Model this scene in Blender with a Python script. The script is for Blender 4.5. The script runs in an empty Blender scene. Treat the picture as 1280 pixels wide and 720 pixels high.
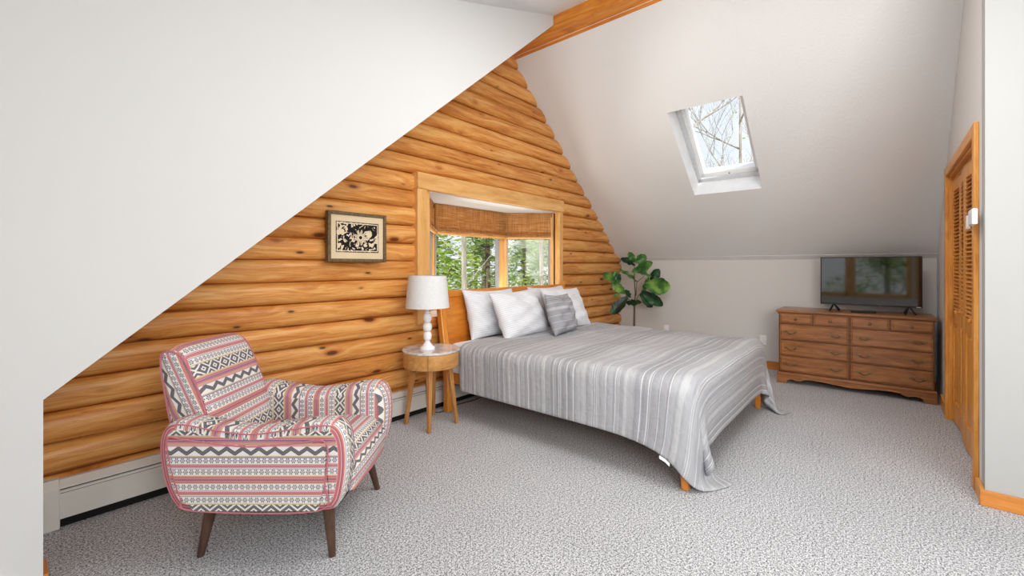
import bpy, bmesh, math, random
import numpy as np
from mathutils import Vector, Matrix
random.seed(7); rng = np.random.RandomState(7)
PI = math.pi
scene = bpy.context.scene
COL = scene.collection
H = 1.25                                   # eye height
YAW = 0.8622
SF, CF = math.sin(YAW), math.cos(YAW)

# ------------------------------------------------------------------ helpers
def link(o, parent=None):
    COL.objects.link(o)
    if parent is not None: o.parent = parent
    return o
def tag(o, label=None, cat=None, group=None, kind=None):
    if label: o['label'] = label
    if cat: o['category'] = cat
    if group: o['group'] = group
    if kind: o['kind'] = kind
    return o
def empty(name, loc=(0,0,0), rz=0, label=None, cat=None, group=None):
    o = bpy.data.objects.new(name, None); o.location = loc; o.rotation_euler = (0,0,rz)
    o.empty_display_size = .1
    link(o); return tag(o, label, cat, group)
def copy_tree(o, parent=None):
    c = o.copy(); link(c); c.parent = parent
    for ch in list(o.children): copy_tree(ch, c)
    return c

class MB:
    """collects shapes, then links them as one mesh object"""
    def __init__(s): s.v=[]; s.f=[]; s.uv=[]; s.hasuv=False
    def add(s, vs, fs, uvs=None):
        b=len(s.v); s.v += [tuple(p) for p in vs]
        s.f += [tuple(b+i for i in f) for f in fs]
        if uvs is None: s.uv += [(0,0)]*len(vs)
        else: s.uv += [tuple(u) for u in uvs]; s.hasuv=True
        return s
    def box(s, x0,x1,y0,y1,z0,z1, M=None):
        vs=[Vector((x,y,z)) for x in (x0,x1) for y in (y0,y1) for z in (z0,z1)]
        if M: vs=[M@v for v in vs]
        return s.add(vs,[(0,1,3,2),(4,6,7,5),(0,4,5,1),(2,3,7,6),(0,2,6,4),(1,5,7,3)])
    def prism(s, pts, axis, a, b, M=None):
        """pts 2D polygon; axis 'x','y','z' extruded from a to b"""
        n=len(pts); vs=[]
        for t in (a,b):
            for p in pts:
                if axis=='y': vs.append(Vector((p[0],t,p[1])))
                elif axis=='x': vs.append(Vector((t,p[0],p[1])))
                else: vs.append(Vector((p[0],p[1],t)))
        if M: vs=[M@v for v in vs]
        fs=[tuple(range(n))[::-1], tuple(range(n,2*n))]+[(i,(i+1)%n,n+(i+1)%n,n+i) for i in range(n)]
        return s.add(vs,fs)
    def lathe(s, prof, seg=32, c=(0,0,0), caps=True):
        vs=[];fs=[];n=len(prof)
        for k in range(seg):
            a=2*PI*k/seg
            for r,z in prof: vs.append((c[0]+r*math.cos(a), c[1]+r*math.sin(a), c[2]+z))
        for k in range(seg):
            k2=(k+1)%seg
            for i in range(n-1): fs.append((k*n+i,k2*n+i,k2*n+i+1,k*n+i+1))
        if caps:
            if prof[0][0]>1e-5: fs.append(tuple(k*n for k in range(seg))[::-1])
            if prof[-1][0]>1e-5: fs.append(tuple(k*n+n-1 for k in range(seg)))
        return s.add(vs,fs)
    def tube(s, pts, rad, seg=8, closed=False, sq=False):
        pts=[Vector(p) for p in pts]; n=len(pts)
        rs=rad if isinstance(rad,(list,tuple)) else [rad]*n
        vs=[];fs=[]
        prev=None
        for i,p in enumerate(pts):
            if closed: t=pts[(i+1)%n]-pts[i-1]
            else: t=pts[min(i+1,n-1)]-pts[max(i-1,0)]
            if t.length<1e-9: t=Vector((0,0,1))
            t.normalize()
            if prev is None:
                up=Vector((0,0,1)) if abs(t.z)<.9 else Vector((1,0,0))
                a=t.cross(up).normalized()
            else:
                a=(prev-t*prev.dot(t)).normalized()
            prev=a; b=t.cross(a)
            for k in range(seg):
                an=2*PI*(k+.5)/seg
                vs.append(p+a*math.cos(an)*rs[i]+b*math.sin(an)*rs[i])
        m=n if closed else n-1
        for i in range(m):
            j=(i+1)%n
            for k in range(seg):
                k2=(k+1)%seg
                fs.append((i*seg+k,i*seg+k2,j*seg+k2,j*seg+k))
        if not closed:
            fs.append(tuple(range(seg))[::-1]); fs.append(tuple((n-1)*seg+k for k in range(seg)))
        return s.add(vs,fs)
    def ball(s, c, r, seg=16, rings=10, sc=(1,1,1)):
        prof=[(math.sin(PI*i/rings)*r, -math.cos(PI*i/rings)*r) for i in range(rings+1)]
        prof[0]=(1e-6,prof[0][1]); prof[-1]=(1e-6,prof[-1][1])
        vs=[];fs=[];n=len(prof)
        for k in range(seg):
            a=2*PI*k/seg
            for q,z in prof: vs.append((c[0]+q*math.cos(a)*sc[0],c[1]+q*math.sin(a)*sc[1],c[2]+z*sc[2]))
        for k in range(seg):
            k2=(k+1)%seg
            for i in range(n-1): fs.append((k*n+i,k2*n+i,k2*n+i+1,k*n+i+1))
        return s.add(vs,fs)
    def build(s, name, mat, parent=None, smooth=False, bevel=0, sub=0, loc=None, angle=None, seg=2, norm=True):
        me=bpy.data.meshes.new(name); me.from_pydata(s.v,[],s.f)
        if s.hasuv:
            L=me.uv_layers.new(name='UVMap')
            idx=np.empty(len(me.loops),dtype=np.int32); me.loops.foreach_get('vertex_index',idx)
            arr=np.array(s.uv,dtype=np.float32)[idx].ravel(); L.data.foreach_set('uv',arr)
        if norm:
            bm=bmesh.new(); bm.from_mesh(me); bmesh.ops.recalc_face_normals(bm,faces=bm.faces); bm.to_mesh(me); bm.free()
        if mat: me.materials.append(mat)
        o=bpy.data.objects.new(name,me); link(o,parent)
        if loc: o.location=loc
        if smooth:
            for p in me.polygons: p.use_smooth=True
            if angle is None: angle=math.radians(40)
            me.set_sharp_from_angle(angle=angle)
        if bevel:
            m=o.modifiers.new('bevel','BEVEL'); m.width=bevel; m.segments=seg; m.limit_method='ANGLE'; m.angle_limit=math.radians(50)
            for p in me.polygons: p.use_smooth=True
            me.set_sharp_from_angle(angle=math.radians(35))
        if sub:
            m=o.modifiers.new('sub','SUBSURF'); m.levels=sub; m.render_levels=sub
        return o

def struct(o, label=None, cat=None):
    o['kind']='structure'
    if label: o['label']=label
    if cat: o['category']=cat
    return o

# ------------------------------------------------------------------ materials
def srgb(r,g,b):
    def f(c):
        c/=255.
        return c/12.92 if c<=.04045 else ((c+.055)/1.055)**2.4
    return (f(r),f(g),f(b),1)
class X:
    """arithmetic on shader sockets"""
    def __init__(s,nt,sock): s.nt=nt; s.s=sock
    def _m(s,op,*a,clamp=False):
        n=s.nt.nodes.new('ShaderNodeMath'); n.operation=op; n.use_clamp=clamp
        for i,v in enumerate((s,)+a):
            if isinstance(v,X): s.nt.links.new(v.s,n.inputs[i])
            else: n.inputs[i].default_value=v
        return X(s.nt,n.outputs[0])
    def __add__(s,o): return s._m('ADD',o)
    def __sub__(s,o): return s._m('SUBTRACT',o)
    def __mul__(s,o): return s._m('MULTIPLY',o)
    def __truediv__(s,o): return s._m('DIVIDE',o)
    __radd__=__add__; __rmul__=__mul__
    def rsub(s,o): return (s*-1.0)+o
    def lt(s,o): return s._m('LESS_THAN',o)
    def gt(s,o): return s._m('GREATER_THAN',o)
    def mod(s,o): return s._m('FLOORED_MODULO',o)
    def abs(s): return s._m('ABSOLUTE')
    def cos(s): return s._m('COSINE')
    def sin(s): return s._m('SINE')
    def sqrt(s): return s._m('SQRT')
    def floor(s): return s._m('FLOOR')
    def max(s,o): return s._m('MAXIMUM',o)
    def min(s,o): return s._m('MINIMUM',o)
    def pow(s,o): return s._m('POWER',o)
    def atan2(s,o): return s._m('ARCTAN2',o)
    def clamp(s): return s._m('ADD',0.0,clamp=True)
class Mat:
    def __init__(s,name,rough=.6,spec=.3,metal=0):
        s.m=bpy.data.materials.new(name); s.m.use_nodes=True; s.nt=s.m.node_tree
        s.b=s.nt.nodes['Principled BSDF']; s.out=s.nt.nodes['Material Output']
        s.b.inputs['Roughness'].default_value=rough
        s.b.inputs['Specular IOR Level'].default_value=spec
        s.b.inputs['Metallic'].default_value=metal
    def n(s,t,**k):
        n=s.nt.nodes.new(t)
        for a,v in k.items(): setattr(n,a,v)
        return n
    def l(s,a,b): s.nt.links.new(a.s if isinstance(a,X) else a, b)
    def coord(s,which='Object',scale=(1,1,1),rot=(0,0,0),loc=(0,0,0)):
        c=s.n('ShaderNodeTexCoord'); m=s.n('ShaderNodeMapping')
        m.inputs['Scale'].default_value=scale; m.inputs['Rotation'].default_value=rot; m.inputs['Location'].default_value=loc
        s.l(c.outputs[which],m.inputs[0]); return m.outputs[0]
    def xyz(s,vec):
        q=s.n('ShaderNodeSeparateXYZ'); s.l(vec,q.inputs[0]); return [X(s.nt,o) for o in q.outputs]
    def comb(s,a,b,c=0.0):
        q=s.n('ShaderNodeCombineXYZ')
        for i,v in enumerate((a,b,c)):
            if isinstance(v,X): s.l(v,q.inputs[i])
            else: q.inputs[i].default_value=v
        return q.outputs[0]
    def noise(s,vec,scale,detail=3,rough=.55,dist=0,color=False):
        q=s.n('ShaderNodeTexNoise'); q.inputs['Scale'].default_value=scale; q.inputs['Detail'].default_value=detail
        q.inputs['Roughness'].default_value=rough; q.inputs['Distortion'].default_value=dist
        s.l(vec,q.inputs['Vector']); return q.outputs['Color'] if color else X(s.nt,q.outputs['Fac'])
    def ramp(s,fac,stops,interp='LINEAR'):
        q=s.n('ShaderNodeValToRGB'); r=q.color_ramp; r.interpolation=interp
        while len(r.elements)<len(stops): r.elements.new(.5)
        for e,(p,c) in zip(r.elements,stops): e.position=p; e.color=c
        s.l(fac,q.inputs[0]); return q.outputs[0]
    def mix(s,fac,a,b,blend='MIX'):
        q=s.n('ShaderNodeMix',data_type='RGBA',blend_type=blend)
        for v,i in ((fac,q.inputs[0]),(a,q.inputs[6]),(b,q.inputs[7])):
            if isinstance(v,X): s.l(v,i)
            elif isinstance(v,(int,float)): i.default_value=v
            elif isinstance(v,tuple): i.default_value=v
            else: s.l(v,i)
        return q.outputs[2]
    def color(s,c):
        if isinstance(c,tuple): s.b.inputs['Base Color'].default_value=c
        else: s.l(c,s.b.inputs['Base Color'])
        return s
    def bump(s,h,strength=.3,dist=.01):
        q=s.n('ShaderNodeBump'); q.inputs['Strength'].default_value=strength; q.inputs['Distance'].default_value=dist
        s.l(h,q.inputs['Height']); s.l(q.outputs[0],s.b.inputs['Normal']); return s

def simple(name,c,rough=.5,spec=.3,metal=0,var=.04,scale=6,bump=0):
    m=Mat(name,rough,spec,metal); v=m.coord()
    n=m.noise(v,scale,3)
    lo=tuple(max(0,x*(1-var)) for x in c[:3])+(1,); hi=tuple(min(1,x*(1+var)) for x in c[:3])+(1,)
    m.color(m.ramp(n,[(.3,lo),(.7,hi)]))
    if bump: m.bump(m.noise(v,scale*20,2),bump,.002)
    return m.m

def wood(name,dark,mid,light,grain_axis='X',scale=1.0,rough=.4,spec=.4,knots=0,fine=1.0,coat=0):
    m=Mat(name,rough,spec)
    st={'X':(.12,1,1),'Y':(1,.12,1),'Z':(1,1,.12)}[grain_axis]
    v=m.coord('Object',tuple(a*scale for a in st))
    g=m.noise(v,22,5,.6,.6)
    g2=m.noise(v,110*fine,2,.6)
    t=g*.8+g2*.2
    c=m.ramp(t,[(.3,dark),(.5,mid),(.68,light)])
    if knots:
        kv=m.coord('Object',{'X':(2.2,3,6),'Y':(3,2.2,6),'Z':(4,4,1.6)}[grain_axis])
        q=m.n('ShaderNodeTexVoronoi'); q.inputs['Scale'].default_value=knots; m.l(kv,q.inputs['Vector'])
        d=X(m.nt,q.outputs['Distance'])
        k=m.ramp(d,[(.0,(0,0,0,1)),(.06,(.15,.15,.15,1)),(.11,(.6,.6,.6,1)),(.2,(1,1,1,1))])
        dk=tuple(x*.35 for x in dark[:3])+(1,)
        c=m.mix(X(m.nt,k),dk,c)
    m.color(c)
    if coat: m.b.inputs['Coat Weight'].default_value=coat; m.b.inputs['Coat Roughness'].default_value=.15
    m.bump(g2,.08,.002)
    return m.m

def log_material():
    m=Mat('varnished_pine_logs',.38,.45)
    c=m.n('ShaderNodeTexCoord'); x,y,z=m.xyz(c.outputs['Object'])
    P=.1508; k=((z-.089)/P); row=k.floor(); fr=k-row
    # knots: a jittered point per cell along each log
    xs=x*2.2+row*.37
    q=m.n('ShaderNodeTexVoronoi'); q.inputs['Scale'].default_value=1.0; q.voronoi_dimensions='3D'; q.inputs['Randomness'].default_value=.95
    m.l(m.comb(xs,row*3.7,fr*.9+row*.13),q.inputs['Vector'])
    d=X(m.nt,q.outputs['Distance'])
    q2=m.n('ShaderNodeTexVoronoi'); q2.inputs['Scale'].default_value=1.0; q2.inputs['Randomness'].default_value=1.0
    m.l(m.comb(x*2.9+row*5.3,row*2.9+7.0,fr*1.3+row*.4),q2.inputs['Vector'])
    d2=X(m.nt,q2.outputs['Distance'])
    warp=((d*-9.0)._m('EXPONENT'))*.9
    g=m.noise(m.comb(x*.55+row*3.1, y*2.0, z*7.0+warp*1.4+row*1.9),4.2,5,.62,.5)
    g2=m.noise(m.comb(x*2.0,y*9,z*60.0),2.4,4,.7)
    patch=m.noise(m.comb(x*.9+row*2.2,0.0,row*5.1),1.0,2,.5)
    t=g*.54+g2*.30+patch*.18
    col=m.ramp(t,[(.32,srgb(156,84,32)),(.43,srgb(206,130,58)),(.51,srgb(226,156,80)),(.60,srgb(240,184,110)),(.72,srgb(220,148,72))])
    # warm reddish haze round each knot, dark core with a ring
    kc=m.ramp(d,[(.0,srgb(84,40,16)),(.055,srgb(110,56,24)),(.07,srgb(50,24,10)),(.085,srgb(160,88,38)),(.14,srgb(196,116,52)),(.26,srgb(222,150,78))])
    km=m.ramp(d,[(.0,(1,1,1,1)),(.09,(.95,.95,.95,1)),(.14,(.5,.5,.5,1)),(.26,(0,0,0,1))])
    col=m.mix(X(m.nt,km),col,kc)
    km2=m.ramp(d2,[(.0,(1,1,1,1)),(.06,(.9,.9,.9,1)),(.085,(.25,.25,.25,1)),(.15,(0,0,0,1))])
    col=m.mix(X(m.nt,km2),col,srgb(84,40,16))
    # each log its own tone
    tone=m.noise(m.comb(row*7.7,x*.12,0.0),1.0,1)
    col=m.mix(.55,col,m.ramp(tone,[(.3,(.74,.68,.62,1)),(.7,(1,1,1,1))]),'MULTIPLY')
    # drying checks
    cr=m.noise(m.comb(x*.8,row*4.0,z*30.0),1.6,1,.4)
    ck=(cr-.5).abs().lt(.0035)*(m.noise(m.comb(x*1.2,row*9.0,0.0),1.1,0).gt(.56))
    col=m.mix(ck*.5,col,srgb(120,62,26))
    gw=m.ramp(fr,[(0,(.25,.15,.10,1)),(.02,(.85,.80,.75,1)),(.05,(1,1,1,1)),(.95,(1,1,1,1)),(.98,(.85,.8,.75,1)),(1,(.25,.15,.10,1))])
    col=m.mix(1.0,col,gw,'MULTIPLY')
    m.color(col); m.bump(g2*.5+g*.8,.18,.006)
    return m.m

def carpet_material():
    m=Mat('speckled_grey_carpet',.98,.02)
    v=m.coord()
    a=m.noise(v,165,1,.7)            # tufts
    b=m.noise(v,84,3,.85)
    c=m.noise(v,1.6,3,.55)            # footfall shading
    t=a*.55+b*.45
    col=m.ramp(t,[(.38,srgb(70,71,75)),(.45,srgb(140,141,145)),(.50,srgb(188,189,192)),(.57,srgb(228,229,232))])
    col=m.mix(1.0,col,m.ramp(c,[(.3,(.90,.90,.90,1)),(.7,(1,1,1,1))]),'MULTIPLY')
    m.color(col); m.bump(t,.2,.004)
    return m.m

def plaster(name,c,scale=0,strength=.2,var=.015):
    m=Mat(name,.85,.12); v=m.coord()
    n=m.noise(v,1.2,2); lo=tuple(x*(1-var) for x in c[:3])+(1,)
    m.color(m.ramp(n,[(.3,lo),(.7,c)]))
    if scale: m.bump(m.noise(v,scale,3,.7),strength,.008)
    else: m.bump(m.noise(v,160,2),.04,.002)
    return m.m

def glass_material(name='window_glass',gl=.012):
    m=bpy.data.materials.new(name); m.use_nodes=True; nt=m.node_tree; nt.nodes.clear()
    o=nt.nodes.new('ShaderNodeOutputMaterial'); a=nt.nodes.new('ShaderNodeBsdfTransparent'); b=nt.nodes.new('ShaderNodeBsdfGlossy')
    b.inputs['Roughness'].default_value=.02; mx=nt.nodes.new('ShaderNodeMixShader'); mx.inputs[0].default_value=gl
    nt.links.new(a.outputs[0],mx.inputs[1]); nt.links.new(b.outputs[0],mx.inputs[2]); nt.links.new(mx.outputs[0],o.inputs[0])
    return m

def kilim_material():
    """woven upholstery: rows of flowers, diamonds, zigzags and coloured stripes, from UVs in metres"""
    m=Mat('woven_patterned_upholstery',.9,.08)
    c=m.n('ShaderNodeTexCoord'); u,v,_=m.xyz(c.outputs['UV'])
    P=.300; y=v.mod(P)
    W=srgb(230,227,224); R=srgb(190,108,116); R2=srgb(206,138,142); T=srgb(206,184,140); G=srgb(112,110,112); B=srgb(120,116,160); O=srgb(226,168,120); Y=srgb(190,168,120)
    bands=[(.000,W),(.024,R2),(.027,W),(.029,R),(.040,O),(.043,W),(.045,B),(.048,W),   # flowers / stripes
           (.072,T),(.077,W),(.124,T),(.129,R),(.140,B),(.143,R),(.152,Y),(.155,R2),(.162,W),
           (.196,T),(.201,B),(.204,W),(.227,R2),(.230,R),(.241,W),(.243,B),(.246,W),(.269,O),(.273,R),(.284,G),(.287,R),(.297,Y)]
    base=m.ramp(y/P,[(p/P,cc) for p,cc in bands],'CONSTANT')
    D=srgb(92,90,95)
    def flower(c0,lam,ph):
        fu=((u+ph).mod(lam))-lam/2; fv=y-c0
        r=(fu*fu+fv*fv).sqrt(); an=fv.atan2(fu)
        ring=(r-.0066).abs().lt(.0034)*((an*6.0).cos().gt(-.35)); dot=r.lt(.0018)
        inb=fv.abs().lt(.011)
        return (ring.max(dot))*inb
    f=flower(.012,.024,0).max(flower(.060,.024,.012)).max(flower(.215,.024,.005)).max(flower(.257,.024,.016))
    # diamonds
    lam=.072; fu=((u.mod(lam))-lam/2).abs(); fv=(y-.1005).abs()
    dd=fu*.70+fv
    dia=(dd-.0175).abs().lt(.0064).max(dd.lt(.0045)).max((dd-.0250-.012).abs().lt(.0050))*(fv.lt(.0235))
    # zigzag
    lz=.066; tr=((u.mod(lz))-lz/2).abs()*(.020/(lz/2))
    zz=(y-.169-tr).abs().lt(.0088)*((y-.179).abs().lt(.0165))
    mask=f.max(dia).max(zz)
    check=((u*700.0).sin()*((v*700.0).sin())).gt(-.35)
    col=m.mix(mask*(check*.20+.78),base,D)
    # thin woven lines
    ln=((v/.0042).mod(1.0)).lt(.28)
    isred=X(m.nt,m.ramp(y/P,[(p/P,((1,1,1,1) if cc in (R,R2) else (0,0,0,1))) for p,cc in bands],'CONSTANT'))
    col=m.mix(ln*isred*.45,col,W)
    m.color(col)
    m.bump(((u*2600.0).sin()*((v*2600.0).sin())),.12,.001)
    return m.m

def quilt_material():
    m=Mat('striped_grey_quilt',.9,.08)
    c=m.n('ShaderNodeTexCoord'); u,v,_=m.xyz(c.outputs['UV'])
    P=.60; y=(v+.02).mod(P)
    A=srgb(183,184,188); A2=srgb(172,173,177); L=srgb(222,222,224); L2=srgb(196,197,199)
    st=[(0,A)]
    def line(p,w,c): 
        st.append((p,c)); st.append((p+w,A if p<.34 else A2))
    for p,w,cc in ((.02,.032,L2),(.105,.004,L),(.165,.004,L),(.228,.004,L),(.243,.004,L),(.258,.004,L),(.315,.036,L2),(.395,.004,L),(.445,.004,L),(.495,.004,L),(.508,.004,L),(.550,.004,L)):
        line(p,w,cc)
    col=m.ramp(y/P,[(p/P,cc) for p,cc in st],'CONSTANT')
    n=m.noise(m.comb(u*3.0,v*140.0,0.0),2.0,3)
    n2=m.noise(m.comb(u*260.0,v*40.0,0.0),1.0,2)
    col=m.mix(.8,col,m.ramp(n*.5+n2*.5,[(.3,(.90,.90,.91,1)),(.7,(1.0,1.0,1.0,1))]),'MULTIPLY')
    m.color(col)
    w=m.noise(m.comb(u,v,0.0),9.0,3,.6)
    st2=((v/.045).mod(1.0)-.5).abs().pow(2.0)
    m.bump(w*1.0+n*.25-st2*.8,.9,.016)
    return m.m

def stripe_cloth(name,base,line,period,width,axis=1,soft=.35,extra=None):
    m=Mat(name,.85,.1)
    c=m.n('ShaderNodeTexCoord'); u,v,_=m.xyz(c.outputs['UV']); t=v if axis==1 else u
    f=((t/period).mod(1.0)).lt(width)
    col=m.mix(f*soft,base,line)
    if extra:
        for a,b,cc in extra:
            col=m.mix((t.gt(a)*t.lt(b)),col,cc)
    m.color(col)
    m.bump(m.noise(m.comb(u,v,0.0),12.0,3),.5,.01)
    return m.m

M={}
M['logs']=log_material()
M['carpet']=carpet_material()
M['wall']=plaster('warm_white_wall_paint',srgb(226,225,224))
M['cheek']=plaster('smooth_white_wall_paint',srgb(216,216,215))
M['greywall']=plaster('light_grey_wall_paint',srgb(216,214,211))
M['sidewall']=plaster('grey_side_wall_paint',srgb(184,184,182))  # darkened so the weaker light on this wall sits in its colour
M['ceil']=plaster('stippled_white_ceiling',srgb(232,232,232),scale=55,strength=.45)
M['beam']=wood('beam_varnished_wood',srgb(190,106,34),srgb(222,140,52),srgb(238,166,74),'Y',1.0,.4,.4,knots=.8)
M['pine']=wood('pale_pine_casing',srgb(206,146,78),srgb(226,172,104),srgb(238,190,124),'X',1.0,.4,.4,knots=.7)
M['pinev']=wood('pale_pine_upright',srgb(206,146,78),srgb(226,172,104),srgb(238,190,124),'Z',1.0,.4,.4,knots=.8)
M['amberv']=wood('amber_pine_upright',srgb(196,122,44),srgb(226,154,68),srgb(240,176,92),'Z',1.2,.35,.45,knots=.7)
M['amber']=wood('amber_pine_trim',srgb(196,122,44),srgb(226,154,68),srgb(240,176,92),'X',1.2,.35,.45)
M['amberY']=wood('amber_pine_trim_cross',srgb(176,100,36),srgb(204,128,56),srgb(222,148,74),'Y',1.2,.35,.45)
M['bedwood']=wood('cherry_bed_wood',srgb(180,98,26),srgb(208,124,42),srgb(224,146,60),'X',.8,.28,.5,coat=.3)
M['bedwoodv']=wood('cherry_bed_wood_upright',srgb(190,108,30),srgb(220,140,50),srgb(238,164,74),'Z',.8,.28,.5,coat=.3)
M['dresser']=wood('walnut_dresser_wood',srgb(120,72,36),srgb(154,100,56),srgb(180,124,74),'Y',1.4,.35,.45,coat=.25)
M['dresserdark']=wood('dark_dresser_carcass',srgb(88,52,28),srgb(114,70,38),srgb(134,86,50),'Y',1.4,.38,.4)
M['oak']=wood('honey_oak_veneer',srgb(186,128,66),srgb(208,152,88),srgb(222,170,106),'X',1.4,.35,.4)
M['oakleg']=wood('honey_oak_leg',srgb(156,104,56),srgb(184,128,72),srgb(204,150,92),'Z',1.4,.4,.35)
M['darkleg']=wood('dark_walnut_leg',srgb(56,38,30),srgb(84,60,48),srgb(104,78,62),'Z',1.4,.45,.3)
M['white']=simple('gloss_white_paint',srgb(244,244,244),.3,.45)
M['ceramic']=simple('white_ceramic',srgb(246,246,248),.15,.5)
M['shade']=simple('white_linen_shade',srgb(226,226,226),.9,.1,scale=60,bump=.1)
M['heater']=simple('off_white_metal',srgb(226,222,215),.4,.35)
M['black']=simple('black_plastic',srgb(22,22,24),.35,.4)
M['slot']=simple('dark_slot',srgb(36,34,34),.8,.1)
M['brass']=simple('aged_brass',srgb(140,118,84),.3,.5,.8)
M['grey']=simple('grey_aluminium',srgb(150,152,156),.4,.4)
M['glass']=glass_material()
M['kilim']=kilim_material()
M['quilt']=quilt_material()
M['piping']=simple('rose_piping_cord',srgb(192,118,128),.8,.1)
M['linen']=stripe_cloth('white_pinstriped_cotton',srgb(230,231,235),srgb(204,207,213),.018,.35,1,.6)
M['sheet']=simple('white_cotton_sheet',srgb(234,235,238),.9,.1)
M['cushion']=stripe_cloth('grey_banded_cotton',srgb(158,158,163),srgb(204,204,208),.060,.07,1,.8,
                         extra=[(.235,.262,srgb(186,186,190)),(.330,.334,srgb(120,120,122)),(.352,.356,srgb(120,120,122))])
def marble():
    m=Mat('white_veined_marble',.06,.6); v=m.coord()
    n=m.noise(v,9,6,.65,1.5); 
    m.color(m.ramp(n,[(.35,srgb(168,164,164)),(.47,srgb(206,202,200)),(.6,srgb(228,225,223))])); return m.m
M['marble']=marble()
def blind():
    m=Mat('woven_bamboo',.7,.2); c=m.n('ShaderNodeTexCoord'); x,y,z=m.xyz(c.outputs['Object'])
    a=m.noise(m.comb(x*3,y*3,z*140.0),1.5,3,.7); s=((z/.006).mod(1.0)-.5).abs()
    k=m.noise(m.comb(x*60,y*60,z*4.0),1.0,2)
    col=m.ramp(a*.7+k*.3,[(.32,srgb(160,104,54)),(.46,srgb(206,148,86)),(.58,srgb(230,178,116)),(.68,srgb(252,224,180))])
    m.color(col); m.bump(s,.4,.002)
    m.b.inputs['Transmission Weight'].default_value=0
    t=m.n('ShaderNodeBsdfTranslucent'); m.l(col,t.inputs[0]); mx=m.n('ShaderNodeMixShader'); mx.inputs[0].default_value=.42
    m.l(m.b.outputs[0],mx.inputs[1]); m.l(t.outputs[0],mx.inputs[2]); m.l(mx.outputs[0],m.out.inputs[0])
    return m.m
M['blind']=blind()
def leafmat(name,a,b,c,tr=.3,sc=3,rough=.45):
    m=Mat(name,rough,.35); v=m.coord(); n=m.noise(v,sc,3)
    col=m.ramp(n,[(.32,a),(.5,b),(.68,c)]); m.color(col)
    t=m.n('ShaderNodeBsdfTranslucent'); m.l(col,t.inputs[0]); mx=m.n('ShaderNodeMixShader'); mx.inputs[0].default_value=tr
    m.l(m.b.outputs[0],mx.inputs[1]); m.l(t.outputs[0],mx.inputs[2]); m.l(mx.outputs[0],m.out.inputs[0])
    return m.m
M['fig']=leafmat('glossy_fig_leaf',srgb(34,70,38),srgb(70,122,52),srgb(140,184,84),.2,7,.35)
M['fol1']=leafmat('yellow_green_foliage',srgb(120,150,60),srgb(180,205,100),srgb(225,235,150),.5,1.5)
M['fol2']=leafmat('mid_green_foliage',srgb(60,90,45),srgb(120,150,80),srgb(180,200,120),.4,1.5)
M['bark']=wood('grey_bark',srgb(120,110,100),srgb(170,162,152),srgb(215,210,204),'Z',.6,.9,.05)
M['darkbark']=wood('brown_bark',srgb(70,60,52),srgb(110,98,86),srgb(140,128,114),'Z',.6,.9,.05)

# ------------------------------------------------------------------ room shell
GY=3.08; KX=6.08; RX=3.53; DY=2.40            # gable groove plane, knee wall, ridge, dormer cheek plane
ROOF=lambda x: 3.489-.870*(x-3.58)
LROOF=lambda x: .748+(3.554-.748)/(3.407-.093)*(x-.093)
DORM=lambda x: 3.645+.3455*(x-3.407)
BX=-4.0; DX=-1.30; CY=-.40; CXc=3.335

# floor
b=MB(); b.box(DX,KX+.1,BX,GY+.1,-.12,0)
struct(b.build('floor',M['carpet']),'speckled light grey cut pile carpet covering the floor','carpet')

# log gable wall : stacked half round logs with a window opening
P=.1508; Z0=.089
def logwall():
    b=MB()
    xs=[-.12+i*.1 for i in range(0,64)]
    xs=sorted(set([round(x,3) for x in xs if x<6.2 and min(abs(x-q) for q in (2.33,4.40))>.04]+[2.33,4.40,6.2]))
    T=14
    for k in range(-1,25):
        zb=Z0+k*P
        rows=[]
        for x in xs:
            wb=lambda k: .004*math.sin(x*1.7+k*2.1)+.003*math.sin(x*4.3+k)
            w0,w1=wb(k),wb(k+1)
            bl=.050+.006*math.sin(x*.9+k*1.3)+.003*math.sin(x*3.1+k*2.7)
            col=[]
            for j in range(T+1):
                t=j/T; s=2*t-1
                yy=GY-bl*(max(0,1-abs(s)**3.0))**.62
                col.append((x,yy,zb+t*P+w0*(1-t)+w1*t))
            rows.append(col)
        base=len(b.v); vs=[p for c in rows for p in c]; fs=[]
        for i in range(len(xs)-1):
            xm=(xs[i]+xs[i+1])/2
            for j in range(T):
                zm=zb+(j+.5)/T*P
                if 2.33<xm<4.40 and .80<zm<1.98: continue
                if zm>max(0,ROOF(xm))+.25: continue
                fs.append((i*(T+1)+j,(i+1)*(T+1)+j,(i+1)*(T+1)+j+1,i*(T+1)+j+1))
        b.add(vs,fs)
    return b
o=logwall().build('wall_back',M['logs'],smooth=True,angle=math.radians(60))
struct(o,'gable wall of varnished half round pine logs','wall')
# sheathing outside the logs with the opening left free
b=MB()
for (x0,x1,z0,z1) in ((-1.4,2.33,-.1,4.2),(4.40,6.3,-.1,4.2),(2.33,4.40,-.1,.79),(2.33,4.40,1.98,4.2)):
    b.box(x0,x1,GY+.012,GY+.06,z0,z1)
struct(b.build('wall_back_sheathing',M['wall']))

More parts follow.
